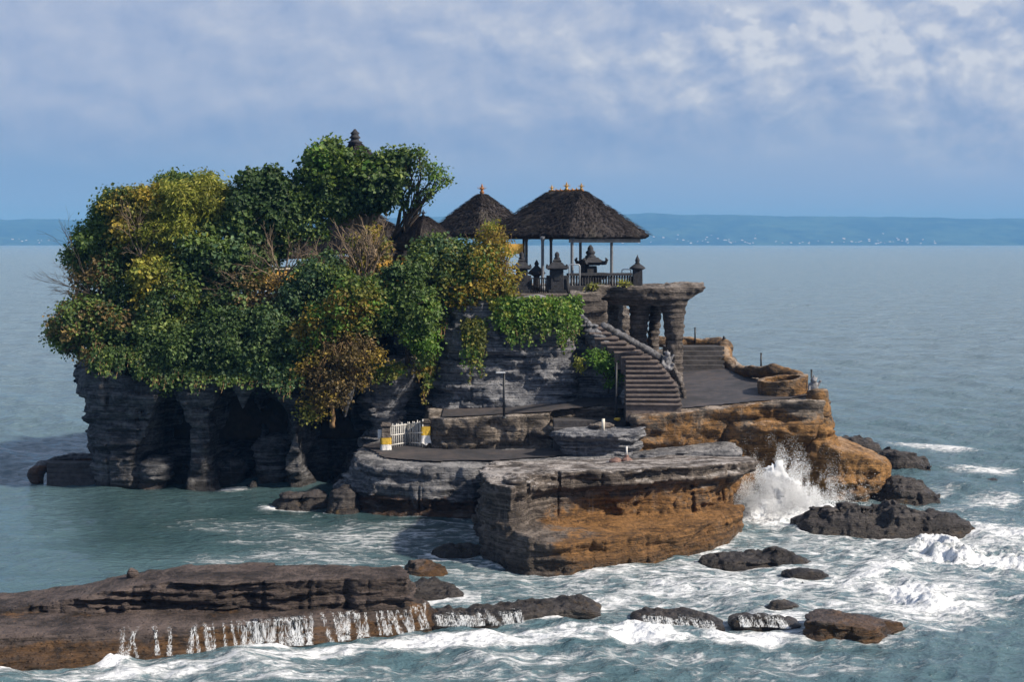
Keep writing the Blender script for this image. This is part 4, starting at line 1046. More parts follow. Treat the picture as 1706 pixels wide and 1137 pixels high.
def wrapped(px, pyt, pyb, Y, w, label, sash):
    a = P(px, pyb, Y); h = ZY(pyt, Y) - a[2]; t = thing('gate_pier', label, 'pillar', a, 'cloth wrapped pillars of the white gate')
    mb = MB(); mb.box((a[0], a[1], a[2] + h * .45), (w, w, h * .90), .1, .95, .02); mb.build('shaft', M_brown, t)
    mb = MB(); mb.box((a[0], a[1], a[2] + h * .93), (w * 1.25, w * 1.25, h * .07), .1, None, .02); mb.box((a[0], a[1], a[2] + h * .985), (w * 1.05, w * 1.05, h * .05), .1, .9, .02); mb.build('cap', M_brown, t)
    def cloth(z0, z1, r, mat, nm, flare):
        V = []; n = 40
        for k in range(9):
            f = k / 8
            for i in range(n):
                an = 2 * math.pi * i / n; sq = 1 / max(abs(math.cos(an)), abs(math.sin(an))) ** .75
                rr = r * sq * (1 + flare * f * f) * (1 + .10 * f * math.sin(an * 9 + 2 * f) * (1 if flare else .3))
                V.append((a[0] + rr * math.cos(an + .1), a[1] + rr * math.sin(an + .1), a[2] + z1 + (z0 - z1) * f + (.06 * math.sin(an * 5) * f if flare else 0)))
        Fc = [(k * n + i, k * n + (i + 1) % n, (k + 1) * n + (i + 1) % n, (k + 1) * n + i) for k in range(8) for i in range(n)]
        obj(nm, V, Fc, mat, t, True)
    cloth(h * sash[0], h * sash[1], w * .60, M_yellow, 'yellow_sash', .0)
    cloth(h * sash[2], h * sash[3], w * .58, M_white, 'white_cloth', .22)
wrapped(643, 705, 760, 73.3, .42, 'gate pillar wearing a yellow sash over a ragged white cloth, under the grey buttress', (.36, .56, .02, .38))
wrapped(709, 700, 752, 74.2, .38, 'gate pillar wearing a yellow sash, against the dark terrace wall', (.52, .80, .24, .54))
x, y, z = P(634, 728, 73.5)
wb = thing('sign_board', 'small blank white board behind the ragged cloth pillar of the gate', 'sign', (x, y, 2.2))
MB().box((x, y, z + .12), (.26, .05, .42), 0, None, .01).build('board', M_white, wb); MB().tube([(x, y + .04, 2.2), (x, y + .04, z + .2)], .03, 6).build('pole', M_iron, wb)
# odds and ends on the rocks
def small_rock(px, py, Y, r, label, mat, name='loose_stone', cat='stone', s=1.0, group=None, zoff=0.0):
    c = P(px, py, Y)
    def fn(x, y, z): return ell(x, y, z, (c[0], c[1], c[2] + r[2] * .4 + zoff), r) + .25 * min(r) * fbm(x * 3 / r[0] * .3 + s, y * 3, z * 3, 3) * 2
    b = Body((c[0] - r[0] * 1.7, c[1] - r[1] * 1.7, c[2] - r[2] - .1 + zoff), (c[0] + r[0] * 1.7, c[1] + r[1] * 1.7, c[2] + r[2] * 2.1 + zoff), min(r) / 7, fn); b.sea = None
    return tag(b.build(name, mat), label, cat, group)
def on(bd, px, Y, py_guess):
    x, y = XY(px, Y); t = bd.top(x, y); return HZ + F * (H - (t if t is not None else 0)) / Y if t is not None else py_guess
small_rock(1027, on(front, 1027, 66.5, 765), 66.5, (.28, .22, .15), 'pink stone block lying on top of the big rust brown rock', M_salmon, 's_pink'.replace('s_pink', 'pink_stone'), 'stone', 2)
bx, by = XY(1044, 66.6); bz = front.top(bx, by) or 2.7
st = thing('marker_post', 'short pale post on a stone foot on top of the big rust brown rock', 'post', (bx, by, bz))
MB().lathe((bx, by, bz - .05), [(.26, 0), (.24, .12), (.10, .22), (.09, .30)], 8).build('foot', M_salmon, st); MB().tube([(bx, by, bz + .2), (bx, by, bz + .62)], .04, 7).build('stake', M_white, st, True)
small_rock(220, on(ledge, 220, 49.9, 955), 49.9, (.20, .18, .22), 'dark stump of rock standing on top of the long two stepped ledge', M_ledge, 'rock_stump', 'rock', 5)
small_rock(210, on(ledge, 210, 48.0, 992), 48.0, (.16, .14, .12), 'small loose boulder on the lower step of the long ledge', M_ledge, 'loose_boulder', 'rock', 7)
bx, by = XY(1005, 71.4); bz = boulder.top(bx, by) or 3.4
sp = thing('stub_post', 'short pale stub post set in a rock heap over the slab boulder', 'post', (bx, by, bz))
MB().tube([(bx, by, bz - .05), (bx, by, bz + .52)], .075, 8).build('stub', M_cream, sp, True)
small_rock(1000, 714, 71.9, (.55, .35, .20), 'reddish rock heap behind the stub post above the slab boulder', M_brown, 'rock_heap', 'rock', 9)
small_rock(1029, 700, 73.1, (.16, .14, .08), 'small yellow flower offering at the foot of the bush wrapped post', M_yellow, 'flower_offering', 'offering', 3)
for i, (px, Y) in enumerate(((905, 60.9), (948, 61.4), (1120, 63.6), (1185, 64.5), (880, 64.0))):
    pass
# ------------------------------------------------------------------ vegetation
def leaf_mat():
    m = bpy.data.materials.new('leaves'); m.use_nodes = True; T = NT(m.node_tree); T.n.clear()
    out = T.node('ShaderNodeOutputMaterial'); a = T.node('ShaderNodeAttribute'); a.attribute_name = 'tint'
    b = T.node('ShaderNodeBsdfPrincipled'); T.put(b.inputs['Base Color'], a.outputs['Color']); b.inputs['Roughness'].default_value = .55; b.inputs['Specular IOR Level'].default_value = .35
    tr = T.node('ShaderNodeBsdfTranslucent'); T.put(tr.inputs['Color'], T.mix(1.0, a.outputs['Color'], (1.15, 1.2, .5), 'MULTIPLY'))
    mx = T.node('ShaderNodeMixShader'); mx.inputs[0].default_value = .36
    T.l.new(b.outputs[0], mx.inputs[1]); T.l.new(tr.outputs[0], mx.inputs[2]); T.l.new(mx.outputs[0], out.inputs[0]); return m
M_leaf = leaf_mat()
M_bark = plain_mat('pale brown bark', (.19, .14, .095), .9, .45, 7, .03)
M_barkd = plain_mat('dark bark', (.055, .042, .032), .9, .45, 7, .03)
M_twig = plain_mat('dry brown twigs', (.24, .15, .075), .9, .4, 7, .0)
PAL = dict(
    dark=[(.030, .058, .020), (.050, .088, .028), (.082, .128, .038)],
    mid=[(.050, .085, .022), (.090, .138, .032), (.150, .195, .046)],
    olive=[(.078, .092, .022), (.145, .150, .034), (.22, .205, .048)],
    lime=[(.12, .14, .026), (.20, .215, .038), (.29, .28, .06)],
    yellow=[(.16, .15, .025), (.28, .23, .035), (.38, .28, .05)],
    gold=[(.13, .10, .022), (.23, .165, .032), (.32, .235, .045)],
    dry=[(.085, .062, .026), (.155, .108, .040), (.24, .165, .062)],
    bright=[(.050, .105, .018), (.085, .165, .026), (.13, .21, .04)],
    blue=[(.032, .068, .034), (.060, .110, .052), (.105, .160, .080)])
LRS = np.random.RandomState(77)
def leaf_quads(C, Dn, size, width, droop=.2):
    """one folded diamond per leaf: centres C, growing roughly along Dn"""
    n = len(C); nn = Dn * .62 + LRS.normal(0, .50, (n, 3)); nn[:, 2] += .42; nn[:, 1] -= .12; nn /= np.linalg.norm(nn, axis=1)[:, None] + 1e-9
    d = Dn * .35 + LRS.normal(0, .7, (n, 3)); d[:, 2] -= droop; d -= nn * (d * nn).sum(1)[:, None]; d /= np.linalg.norm(d, axis=1)[:, None] + 1e-9
    s = np.cross(nn, d)
    L = size * LRS.uniform(.6, 1.35, n)[:, None]; W = L * width
    a = C; b = C + d * L * .45 + s * W + nn * L * .12; c = C + d * L - nn * L * .05; e = C + d * L * .45 - s * W + nn * L * .12
    V = np.stack([a, b, c, e], 1).reshape(-1, 3); return V, np.arange(n * 4).reshape(-1, 4)
def tints(C, pals, k=.35, jit=.16):
    """palette colour per leaf: coherent in clumps, jittered leaf by leaf"""
    n = len(C); P_ = np.array([c for p in pals for c in PAL[p]]); m = len(P_)
    f = .5 + 1.1 * fbm(C[:, 0] * k + 3, C[:, 1] * k, C[:, 2] * k * 1.4, 3) + LRS.normal(0, .16, n)
    i = np.clip((f * m), 0, m - 1.001).astype(int)
    return P_[i] * 1.2 * LRS.uniform(1 - jit, 1 + jit * 1.3, n)[:, None]
def cloud(lobes, pals, dens=9.0, size=.20, width=.36, per=9, spread=.17, droop=.15, k=.4, fill=.0):
    """leaves in sprigs over (and partly within) a set of lobes (centre, radii)"""
    SP = []; DN = []
    for c, r in lobes:
        c = np.array(c); r = np.array(r); area = 4 * math.pi * (np.mean(r) ** 2); n = int(dens * area) + 4
        u = LRS.normal(0, 1, (n, 3)); u /= np.linalg.norm(u, axis=1)[:, None]
        lump = 1 + .62 * fbm(u[:, 0] * 2.1 + c[0], u[:, 1] * 2.1 + c[1], u[:, 2] * 2.1 + c[2], 3)
        rr = np.where(LRS.rand(n) < .72, LRS.uniform(.84, 1.08, n), LRS.uniform(.35, .9, n)) * lump
        rr = rr + np.where(LRS.rand(n) < .05, LRS.uniform(.05, .16, n), 0)
        p = c + u * r * rr[:, None]
        keep = np.ones(n, bool)
        for c2, r2 in lobes:
            if c2 is c or np.allclose(c2, c): continue
            keep &= (((p - np.array(c2)) / np.array(r2)) ** 2).sum(1) > .42
        SP.append(p[keep]); DN.append(u[keep])
    SP = np.concatenate(SP); DN = np.concatenate(DN); n = len(SP)
    C = (SP[:, None] + LRS.normal(0, spread, (n, per, 3)) * np.array([1, 1, .8])).reshape(-1, 3); D = DN[:, None].repeat(per, 1).reshape(-1, 3)
    sc = tints(SP, pals, k)[:, None].repeat(per, 1).reshape(-1, 3) * LRS.uniform(.8, 1.25, (n * per, 1))
    V, Fc = leaf_quads(C, D, size, width, droop)
    return V, Fc, sc.repeat(4, 0)
def wander(a, b, n=6, amp=.2, sag=0.0):
    a, b = Vector(a), Vector(b); L = (b - a).length; out = []
    for i in range(n + 1):
        f = i / n; p = a.lerp(b, f); w_ = math.sin(f * math.pi) * amp * L
        p += Vector((LRS.uniform(-1, 1), LRS.uniform(-1, 1), LRS.uniform(-.6, .6))) * w_ * .35; p.z += sag * L * math.sin(f * math.pi); out.append(p)
    return out
def twigs(mb, a, d, L, rad, depth, spread=.5, up=0.0, n=3):
    d = Vector(d).normalized(); b = Vector(a) + d * L; pts_ = wander(a, b, 4, .22); mb.tube(pts_, [rad * (1 - .12 * i) for i in range(5)], 5 if depth > 1 else 4, False)
    if depth <= 0: return
    for i in range(n):
        q = pts_[LRS.randint(2, 5)]; dd = d + Vector(LRS.normal(0, spread, 3)) + Vector((0, 0, up))
        twigs(mb, q, dd, L * LRS.uniform(.5, .8), rad * .55, depth - 1, spread, up, n)
def plant(name, label, cat, lobes, Y, pals, base=None, trunk=.11, dens=12, size=.18, width=.38, per=9, spread=.17, droop=.15, k=.4, group=None, bark=None, deep=.85, crown='crown', stem='trunk', extra=None, airy=False):
    """lobes: (px, py, radius px[, Y offset[, vertical squash]])"""
    L = []; L_sub = []
    for q in lobes:
        px, py, r = q[:3]; dy = (q[3] if len(q) > 3 else 0) + LRS.uniform(-.45, .45); sq = q[4] if len(q) > 4 else .9
        rw = r / F * (Y + dy); L.append((P(px, py, Y + dy), (rw * LRS.uniform(.86, 1.0), rw * deep * LRS.uniform(.7, 1.1), rw * sq * LRS.uniform(.8, 1.05))))
        if r > 15 and not airy:
            for i in range(6):       # smaller bunches that break the outline
                u = LRS.normal(0, 1, 3); u[2] += .35; u[1] -= .25; u /= np.linalg.norm(u); c0 = np.array(L[-1][0]) if i == 0 else c0
                q_ = rw * LRS.uniform(.22, .42); L_sub.append((tuple(c0 + u * rw * LRS.uniform(.85, 1.05)), (q_, q_, q_ * .8)))
    if base is None:
        b0 = np.mean([l[0] for l in L], 0); zb = min(l[0][2] - l[1][2] for l in L) - .4; base = (float(b0[0]), float(b0[1]) + .6, float(zb))
    t = thing(name, label, cat, base, group)
    n0 = len(L)
    for i in range(n0):          # bridges between neighbouring limbs so that the canopy closes
        for j in range(i):
            a, b = np.array(L[i][0]), np.array(L[j][0]); dd = np.linalg.norm(a - b); s_ = L[i][1][0] + L[j][1][0]
            if .55 * s_ < dd < 1.05 * s_ and s_ > .9 and not airy:
                q_ = .30 * s_ * LRS.uniform(.8, 1.15); L_sub.append((tuple((a + b) / 2 + LRS.normal(0, .12, 3)), (q_ * 1.15, q_ * .8, q_ * .85)))
    V, Fc, cc = cloud(L + L_sub, pals, dens, size, width, per, spread, droop, k); obj(crown, V, Fc, M_leaf, t, False, colors=cc)
    mb = MB()
    top = Vector(np.mean([l[0] for l in L], 0)); fork = Vector(base).lerp(top, .45)
    mb.tube(wander(base, fork, 5, .12), [trunk * (1.25 - .09 * i) for i in range(6)], 8)
    for c, r in L:
        e = Vector(c) + Vector((0, 0, r[2] * .4)); pp = wander(fork, e, 5, .22, .04); mb.tube(pp, [trunk * (.75 - .11 * i) for i in range(6)], 6)
        for j in range(4):
            q = pp[LRS.randint(2, 6)]; mb.tube(wander(q, Vector(c) + Vector(LRS.normal(0, 1, 3)) * r[0] * .55, 3, .2), [trunk * .28, trunk * .2, trunk * .12, trunk * .06], 4, False)
    if extra: extra(mb)
    mb.build(stem, bark or M_barkd, t, True)
    return t
# the wood on the hill, back to front
G1 = 'trees and shrubs covering the islet'
plant('tree', 'rounded dark tree crown farthest back at the top of the wood, behind the feathery bamboo', 'tree', [(308, 312, 34), (282, 322, 30), (340, 322, 30), (258, 335, 28)], 84.5, ['mid', 'olive'], group=G1)
plant('tree', 'dense dark green tree at the seaward end of the wood', 'tree', [(190, 372, 46), (165, 405, 42), (205, 415, 52), (160, 445, 40), (150, 385, 22), (222, 360, 40), (128, 430, 18), (192, 340, 24)], 80.5, ['dark', 'dark', 'mid'], group=G1)
plant('tree', 'tree with yellow and orange leaves above the seaward end of the wood', 'tree', [(232, 350, 40), (208, 362, 34), (255, 345, 34), (205, 332, 18, 0, .7), (215, 395, 34, -.5)], 79.8, ['olive', 'yellow', 'gold', 'olive'], group=G1)
plant('bamboo_clump', 'feathery yellow green bamboo clump on the crest of the wood', 'bamboo', [(318, 338, 46), (352, 338, 38), (290, 362, 44), (330, 380, 48), (372, 330, 24), (285, 400, 40, -.4), (262, 425, 34, -.6)], 79.6, ['olive', 'lime', 'lime'], size=.26, width=.16, per=11, spread=.22, droop=.55, dens=9, group=G1, trunk=.07)
plant('tree', 'round dark green tree in the middle of the crest, right of the bamboo', 'tree', [(432, 325, 42), (408, 352, 44), (455, 355, 46), (425, 385, 46), (468, 318, 22), (440, 300, 22)], 80.0, ['dark', 'mid', 'blue'], group=G1, size=.24, width=.42)
plant('tree', 'tallest green tree, its crown hiding the shrine tower', 'tree', [(556, 268, 30), (540, 292, 42), (590, 296, 42), (620, 300, 46), (560, 320, 46), (515, 320, 34), (648, 288, 30), (640, 325, 26), (600, 335, 34), (498, 345, 26), (550, 250, 17), (535, 264, 20), (668, 268, 16)], 80.4, ['dark', 'mid', 'mid', 'bright'], base=tuple(P(632, 470, 81)), trunk=.17, bark=M_bark, group=G1, size=.24, width=.42, dens=8)
def lean(mb):
    for e in ((702, 258), (722, 290), (742, 296), (706, 330), (690, 300)):
        mb.tube(wander(P(652, 400, 80.6), P(e[0], e[1], 79.8), 6, .10), [.085, .075, .065, .05, .04, .03, .02], 6)
plant('tree', 'leaning thin tree with open branches and leaf tufts, before the smallest hut', 'tree', [(688, 262, 19), (705, 280, 18), (722, 290, 15), (742, 300, 8), (735, 284, 8), (706, 326, 10), (688, 310, 11), (672, 342, 10), (716, 316, 6), (700, 249, 9), (730, 308, 6), (694, 340, 6)], 79.8, ['mid', 'bright', 'dark'], base=tuple(P(648, 460, 80.8)), trunk=.10, dens=9, group=G1, size=.17, extra=lean, airy=True)
plant('tree', 'dark green tree below the feathery bamboo', 'tree', [(340, 430, 44), (375, 412, 42), (402, 418, 40), (355, 462, 40), (420, 440, 40, .4), (310, 452, 34)], 79.0, ['dark', 'dark', 'blue', 'mid'], group=G1, size=.23)
plant('tree', 'pale green leaved branches under the tallest tree', 'tree', [(500, 372, 28), (520, 385, 24), (478, 372, 24), (470, 395, 26), (545, 350, 22)], 79.4, ['mid', 'blue', 'bright'], group=G1, bark=M_bark, dens=8)
plant('shrub', 'dusky brownish shrub at the seaward flank under the dark tree', 'shrub', [(160, 480, 38), (195, 490, 44), (145, 510, 30), (230, 510, 40), (185, 450, 30)], 78.8, ['dark', 'dark', 'dry'], group=G1, dens=7, bark=M_twig)
plant('shrub', 'bright yellow leaved shrub in the middle of the dark wood', 'shrub', [(246, 452, 22), (258, 470, 20), (232, 478, 18), (240, 495, 16), (268, 445, 14)], 77.6, ['lime', 'yellow'], group=G1, dens=9, size=.22)
plant('shrub', 'olive shrub under the yellow leaved shrub', 'shrub', [(275, 500, 40), (300, 482, 34), (255, 530, 38), (310, 520, 38), (282, 455, 28)], 77.8, ['mid', 'olive', 'dark'], group=G1)
plant('shrub', 'lowest seaward shrub overhanging the cave cliff corner', 'shrub', [(118, 545, 34), (150, 565, 38), (185, 575, 42), (108, 560, 24), (215, 590, 38), (140, 530, 34), (172, 600, 26), (165, 538, 34), (200, 548, 36)], 77.0, ['dark', 'mid', 'dry', 'dark'], group=G1)
plant('shrub', 'dark hanging shrub over the left cave mouth', 'shrub', [(260, 585, 40), (300, 595, 42), (330, 575, 40), (245, 615, 28), (290, 622, 30), (335, 612, 34), (270, 555, 36)], 76.2, ['dark', 'mid', 'dark'], group=G1)
plant('shrub', 'glossy dark green shrub over the middle cave mouth', 'shrub', [(400, 565, 46), (440, 585, 46), (380, 600, 40), (420, 618, 34), (470, 600, 40), (365, 555, 36), (455, 550, 38), (350, 585, 30)], 75.7, ['dark', 'dark', 'blue', 'mid'], group=G1, size=.18)
plant('shrub', 'dark undergrowth beneath the round tree in the shade of the wood', 'shrub', [(360, 505, 40), (405, 500, 44), (450, 495, 40), (330, 530, 30), (480, 520, 40), (430, 530, 30), (500, 480, 34)], 78.2, ['dark', 'dark', 'dry'], group=G1, dens=6)
plant('shrub', 'green shrub at the foot of the pale branched tree', 'shrub', [(520, 470, 34), (545, 455, 30), (560, 490, 34), (500, 500, 30), (520, 510, 30)], 77.2, ['mid', 'blue', 'dark'], group=G1)
plant('shrub', 'pale green and brown speckled shrub above the golden hanging bush', 'shrub', [(590, 505, 34), (565, 530, 34), (610, 490, 28), (540, 545, 30), (600, 535, 32), (515, 560, 30)], 75.2, ['mid', 'olive', 'bright', 'gold'], group=G1, size=.18)
def hang(mb):
    for i in range(46):
        a = P(LRS.uniform(520, 610), LRS.uniform(540, 610), 75 + LRS.uniform(-.4, .6)); twigs(mb, a, (LRS.normal(-.1, .5), -.3 + LRS.normal(0, .2), -.9), LRS.uniform(.5, 1.2), .022, 1, .5)
plant('shrub', 'golden brown hanging bush full of dry twigs, over the right cave mouth', 'shrub', [(575, 585, 34), (548, 610, 34), (590, 615, 30), (535, 645, 28), (525, 680, 22), (560, 650, 26), (610, 590, 24), (515, 690, 14), (505, 620, 24)], 74.8, ['dry', 'gold', 'gold', 'lime', 'olive'], group=G1, dens=7, per=8, size=.15, bark=M_twig, spread=.2, extra=hang)
plant('shrub', 'golden yellow undergrowth around the trunk of the tallest tree', 'shrub', [(600, 440, 30), (628, 432, 26), (606, 412, 26), (628, 398, 18), (590, 470, 26), (652, 458, 18)], 79.2, ['gold', 'dry', 'olive', 'yellow'], group=G1, dens=5, per=8, size=.17, bark=M_twig)
plant('shrub', 'dark green ivy shrub hanging down the cleft above the white gate', 'shrub', [(680, 490, 36), (655, 510, 32), (700, 515, 32), (690, 545, 28), (705, 560, 22), (672, 470, 30), (645, 480, 28), (712, 585, 16), (640, 530, 26)], 75.9, ['dark', 'mid', 'bright'], group=G1, size=.18)
plant('shrub', 'mid green shrub in front of the smallest hut', 'shrub', [(720, 440, 36), (750, 455, 36), (770, 430, 34), (700, 455, 28), (735, 425, 28), (790, 455, 28), (745, 485, 28), (705, 425, 22)], 77.6, ['mid', 'blue', 'olive', 'dark'], group=G1, size=.19)
plant('shrub', 'yellowish shrub between the middle hut and the cliff edge', 'shrub', [(790, 470, 30), (815, 485, 28), (770, 488, 26), (832, 495, 22), (800, 440, 24)], 77.2, ['olive', 'gold', 'mid'], group=G1, size=.17)
def canes(mb):
    for i in range(26):
        a = P(825 + LRS.normal(0, 9), 490, 77.6 + LRS.uniform(-.4, .4)); b = P(822 + LRS.normal(0, 22), LRS.uniform(365, 420), 77.6 + LRS.uniform(-.6, .6)); mb.tube(wander(a, b, 4, .05), [.028, .024, .02, .014, .008], 5, False)
plant('bamboo_clump', 'dry yellow bamboo clump beside the black gate pillar', 'bamboo', [(822, 392, 20), (815, 415, 22), (836, 420, 18), (826, 445, 24), (842, 455, 18), (835, 475, 20), (810, 380, 12)], 77.6, ['gold', 'lime', 'dry'], group=G1, size=.20, width=.18, per=8, dens=7, droop=.4, bark=M_twig, extra=canes, trunk=.05)
# bare, pale branched tree
def bare(name, label, base, ends, n, rad, depth, bark, spread=.45, up=.05, Ljit=(.8, 1.2)):
    t = thing(name, label, 'shrub', base, G1); mb = MB()
    for e in ends:
        d = Vector(e) - Vector(base); L = d.length
        pp = wander(base, Vector(base) + d * .55, 5, .12); mb.tube(pp, [rad * (1 - .10 * i) for i in range(6)], 6)
        for j in range(n): twigs(mb, pp[LRS.randint(2, 6)], d.normalized() + Vector(LRS.normal(0, .25, 3)), L * .45 * LRS.uniform(*Ljit), rad * .5, depth, spread, up)
    mb.build('branches', bark, t, True); return t
bare('bare_tree', 'bare pale branched tree spreading beneath the tallest green tree', P(605, 480, 77.9), [P(500, 405, 77.2), P(535, 380, 77.0), P(560, 362, 77.2), P(595, 360, 77.2), P(622, 352, 77.2), P(645, 360, 77.2), P(515, 440, 77.0), P(655, 385, 77.2), P(575, 395, 76.8), P(615, 400, 76.8)], 3, .080, 2, M_bark, .42, -.02, (.5, .8))
bare('bare_shrub', 'leafless dark twiggy shrub reaching out over the sea', P(150, 490, 78), [P(66, 462, 78), P(85, 490, 77.6), P(100, 440, 78), P(80, 520, 78), P(118, 385, 79), P(95, 470, 77)], 3, .030, 2, M_barkd, .35, .03)
bare('bare_shrub', 'tangle of brown stems in the dark middle of the wood', P(420, 500, 77.6), [P(350, 470, 77.4), P(380, 440, 77.2), P(440, 430, 77.3), P(480, 450, 77.4), P(400, 540, 77)], 3, .035, 2, M_bark, .5, 0)

# ------------------------------------------------------------------ vines and bushes on the bedded cliff
def vine(name, label, spans, pals, size=.13, dens=1.0, Yoff=.10, per=1, body=centre, fallY=76.2, group='vines hanging on the bedded cliff'):
    """spans: (px centre, half width px, py top, py bottom, number of strands); leaves follow the rock face"""
    C = []; mb = MB()
    for px, hw, p0, p1, n in spans:
        for i in range(n):
            x0 = px + LRS.uniform(-hw, hw); l = p0 + (p1 - p0) * (LRS.rand() ** .7) * (1 - .35 * abs(x0 - px) / hw) ; l = max(l, p0 + 8)
            py = p0 + LRS.uniform(-3, 4); line = []; xx = x0; bunch = LRS.uniform(.5, 1.3)
            while py < l:
                xx += LRS.normal(0, .6); z = ZY(py, fallY); x = (xx - CX) / F * fallY; y = body.front(x, z)
                y = fallY if y is None else min(y, fallY + 1.4)
                if line: y = min(y, line[-1][1] + .06)
                f = (py - p0) / max(1, (p1 - p0)); line.append((x, y - Yoff, z))
                m = int(LRS.poisson(max(.35, (2.6 - 2.0 * f) * dens * bunch)))
                for _ in range(m): C.append((x + LRS.normal(0, .085), y - Yoff - abs(LRS.normal(0, .10)), z + LRS.normal(0, .06)))
                py += 2.6
            if len(line) > 2: mb.tube(line[::2] if len(line) > 5 else line, .008, 3, False)
    C = np.array(C); V, Fc = leaf_quads(C, np.tile(np.array([[0, -.8, -.3]]), (len(C), 1)), size, .46, .45)
    cc = tints(C, pals, .8).repeat(4, 0) * LRS.uniform(.75, 1.3, (len(C), 1)).repeat(4, 0)
    t = thing(name, label, 'vine', C.mean(0) + np.array([0, 0, C[:, 2].max() - C[:, 2].mean()]), group)
    obj('foliage', V, Fc, M_leaf, t, False, colors=cc); mb.build('stems', M_twig, t)
vine('hanging_vine', 'widest bright green curtain of vine falling from the cliff top below the gateway', [(895, 72, 500, 556, 230), (855, 18, 505, 585, 46), (945, 20, 503, 596, 54), (905, 22, 505, 572, 40), (835, 14, 512, 560, 22), (880, 10, 520, 590, 14)], ['mid', 'bright', 'bright', 'lime'], .15, 1.25)
vine('hanging_vine', 'long narrow vine strip hanging alone in the middle of the bedded cliff', [(783, 9, 538, 650, 26), (800, 9, 540, 640, 24), (792, 16, 534, 590, 30)], ['olive', 'mid', 'bright'], .13, 1.0)
vine('hanging_vine', 'ragged yellow tipped vine strand hanging down to the white gate', [(712, 9, 560, 690, 22), (720, 8, 550, 640, 18), (700, 10, 560, 655, 20), (735, 12, 520, 570, 20)], ['mid', 'olive', 'gold'], .14, .9, .12, 1, centre, 77.0)
vine('hanging_vine', 'short green creeper tuft draped over the rounded grey buttress', [(650, 24, 608, 640, 60), (630, 10, 606, 655, 12)], ['mid', 'olive', 'bright'], .13, 1.2, .08, 1, centre, 76.2)
vine('hanging_vine', 'ragged dark creeper fringe hanging over the left cave mouth', [(200, 40, 580, 632, 60), (280, 50, 596, 650, 90), (345, 22, 596, 656, 34)], ['dark', 'mid', 'dark'], .16, 1.0, .15, 1, cave, 75.9, 'vines hanging over the caves')
vine('hanging_vine', 'ragged dark creeper fringe hanging over the middle cave mouth', [(420, 60, 600, 648, 100), (480, 30, 596, 668, 44), (385, 16, 600, 660, 22)], ['dark', 'blue', 'mid'], .16, 1.0, .15, 1, cave, 75.9, 'vines hanging over the caves')
bare('bare_tree', 'pale bare branches reaching sideways out of the dark middle of the wood', P(470, 470, 77.6), [P(415, 400, 77.0), P(440, 385, 77.0), P(490, 395, 77.0), P(395, 430, 76.9), P(520, 400, 77.0)], 3, .05, 2, M_bark, .45, .0, (.5, .9))
bare('bare_tree', 'grey twiggy branches standing among the yellow orange leaved tree', P(235, 430, 78.0), [P(200, 360, 77.8), P(240, 340, 78), P(265, 370, 77.8), P(190, 400, 77.6), P(215, 330, 78)], 2, .04, 2, M_bark, .4, .05, (.5, .8))
plant('shrub', 'bright green bush on the rock ledge beside the staircase', 'shrub', [(990, 598, 15), (1008, 606, 16), (1024, 608, 14), (1022, 624, 12), (1030, 620, 11), (1016, 640, 6)], 75.7, ['mid', 'bright', 'bright'], size=.14, dens=16, trunk=.04, spread=.12, group='small plants on the rocks', crown='foliage', stem='stem')
plant('shrub', 'small yellow green tuft on the cliff between curtain vine and staircase bush', 'shrub', [(963, 604, 8), (966, 612, 6)], 76.2, ['olive', 'lime'], size=.13, dens=18, trunk=.03, spread=.10, group='small plants on the rocks', crown='foliage', stem='stem')
def tuft(px, py, Y, label, w=.30, pot=True):
    c = P(px, py, Y); t = thing('rock_plant', label, 'plant', c, 'small plants on the rocks'); n = 90
    C = np.array(c) + LRS.normal(0, .10, (n, 3)) * np.array([1.4, 1, .4]) * w / .3; D = LRS.normal(0, .8, (n, 3)); D[:, 2] = np.abs(D[:, 2]) + .9
    V, Fc = leaf_quads(C, D, .34 * w / .3, .13, -.3); obj('foliage', V, Fc, M_leaf, t, False, colors=tints(C, ['lime', 'olive'], 2).repeat(4, 0))
    MB().lathe((c[0], c[1], c[2] - .18), [(.12, 0), (.17, .16), (.10, .2)], 8).build('root_clump', M_soil, t, True)
tuft(986, 478, 79.4, 'spiky pale plant on the rock stack at the head of the staircase')
tuft(1040, 474, 79.8, 'spiky pale plant on the rock arch slab, under the balustrade', .26)
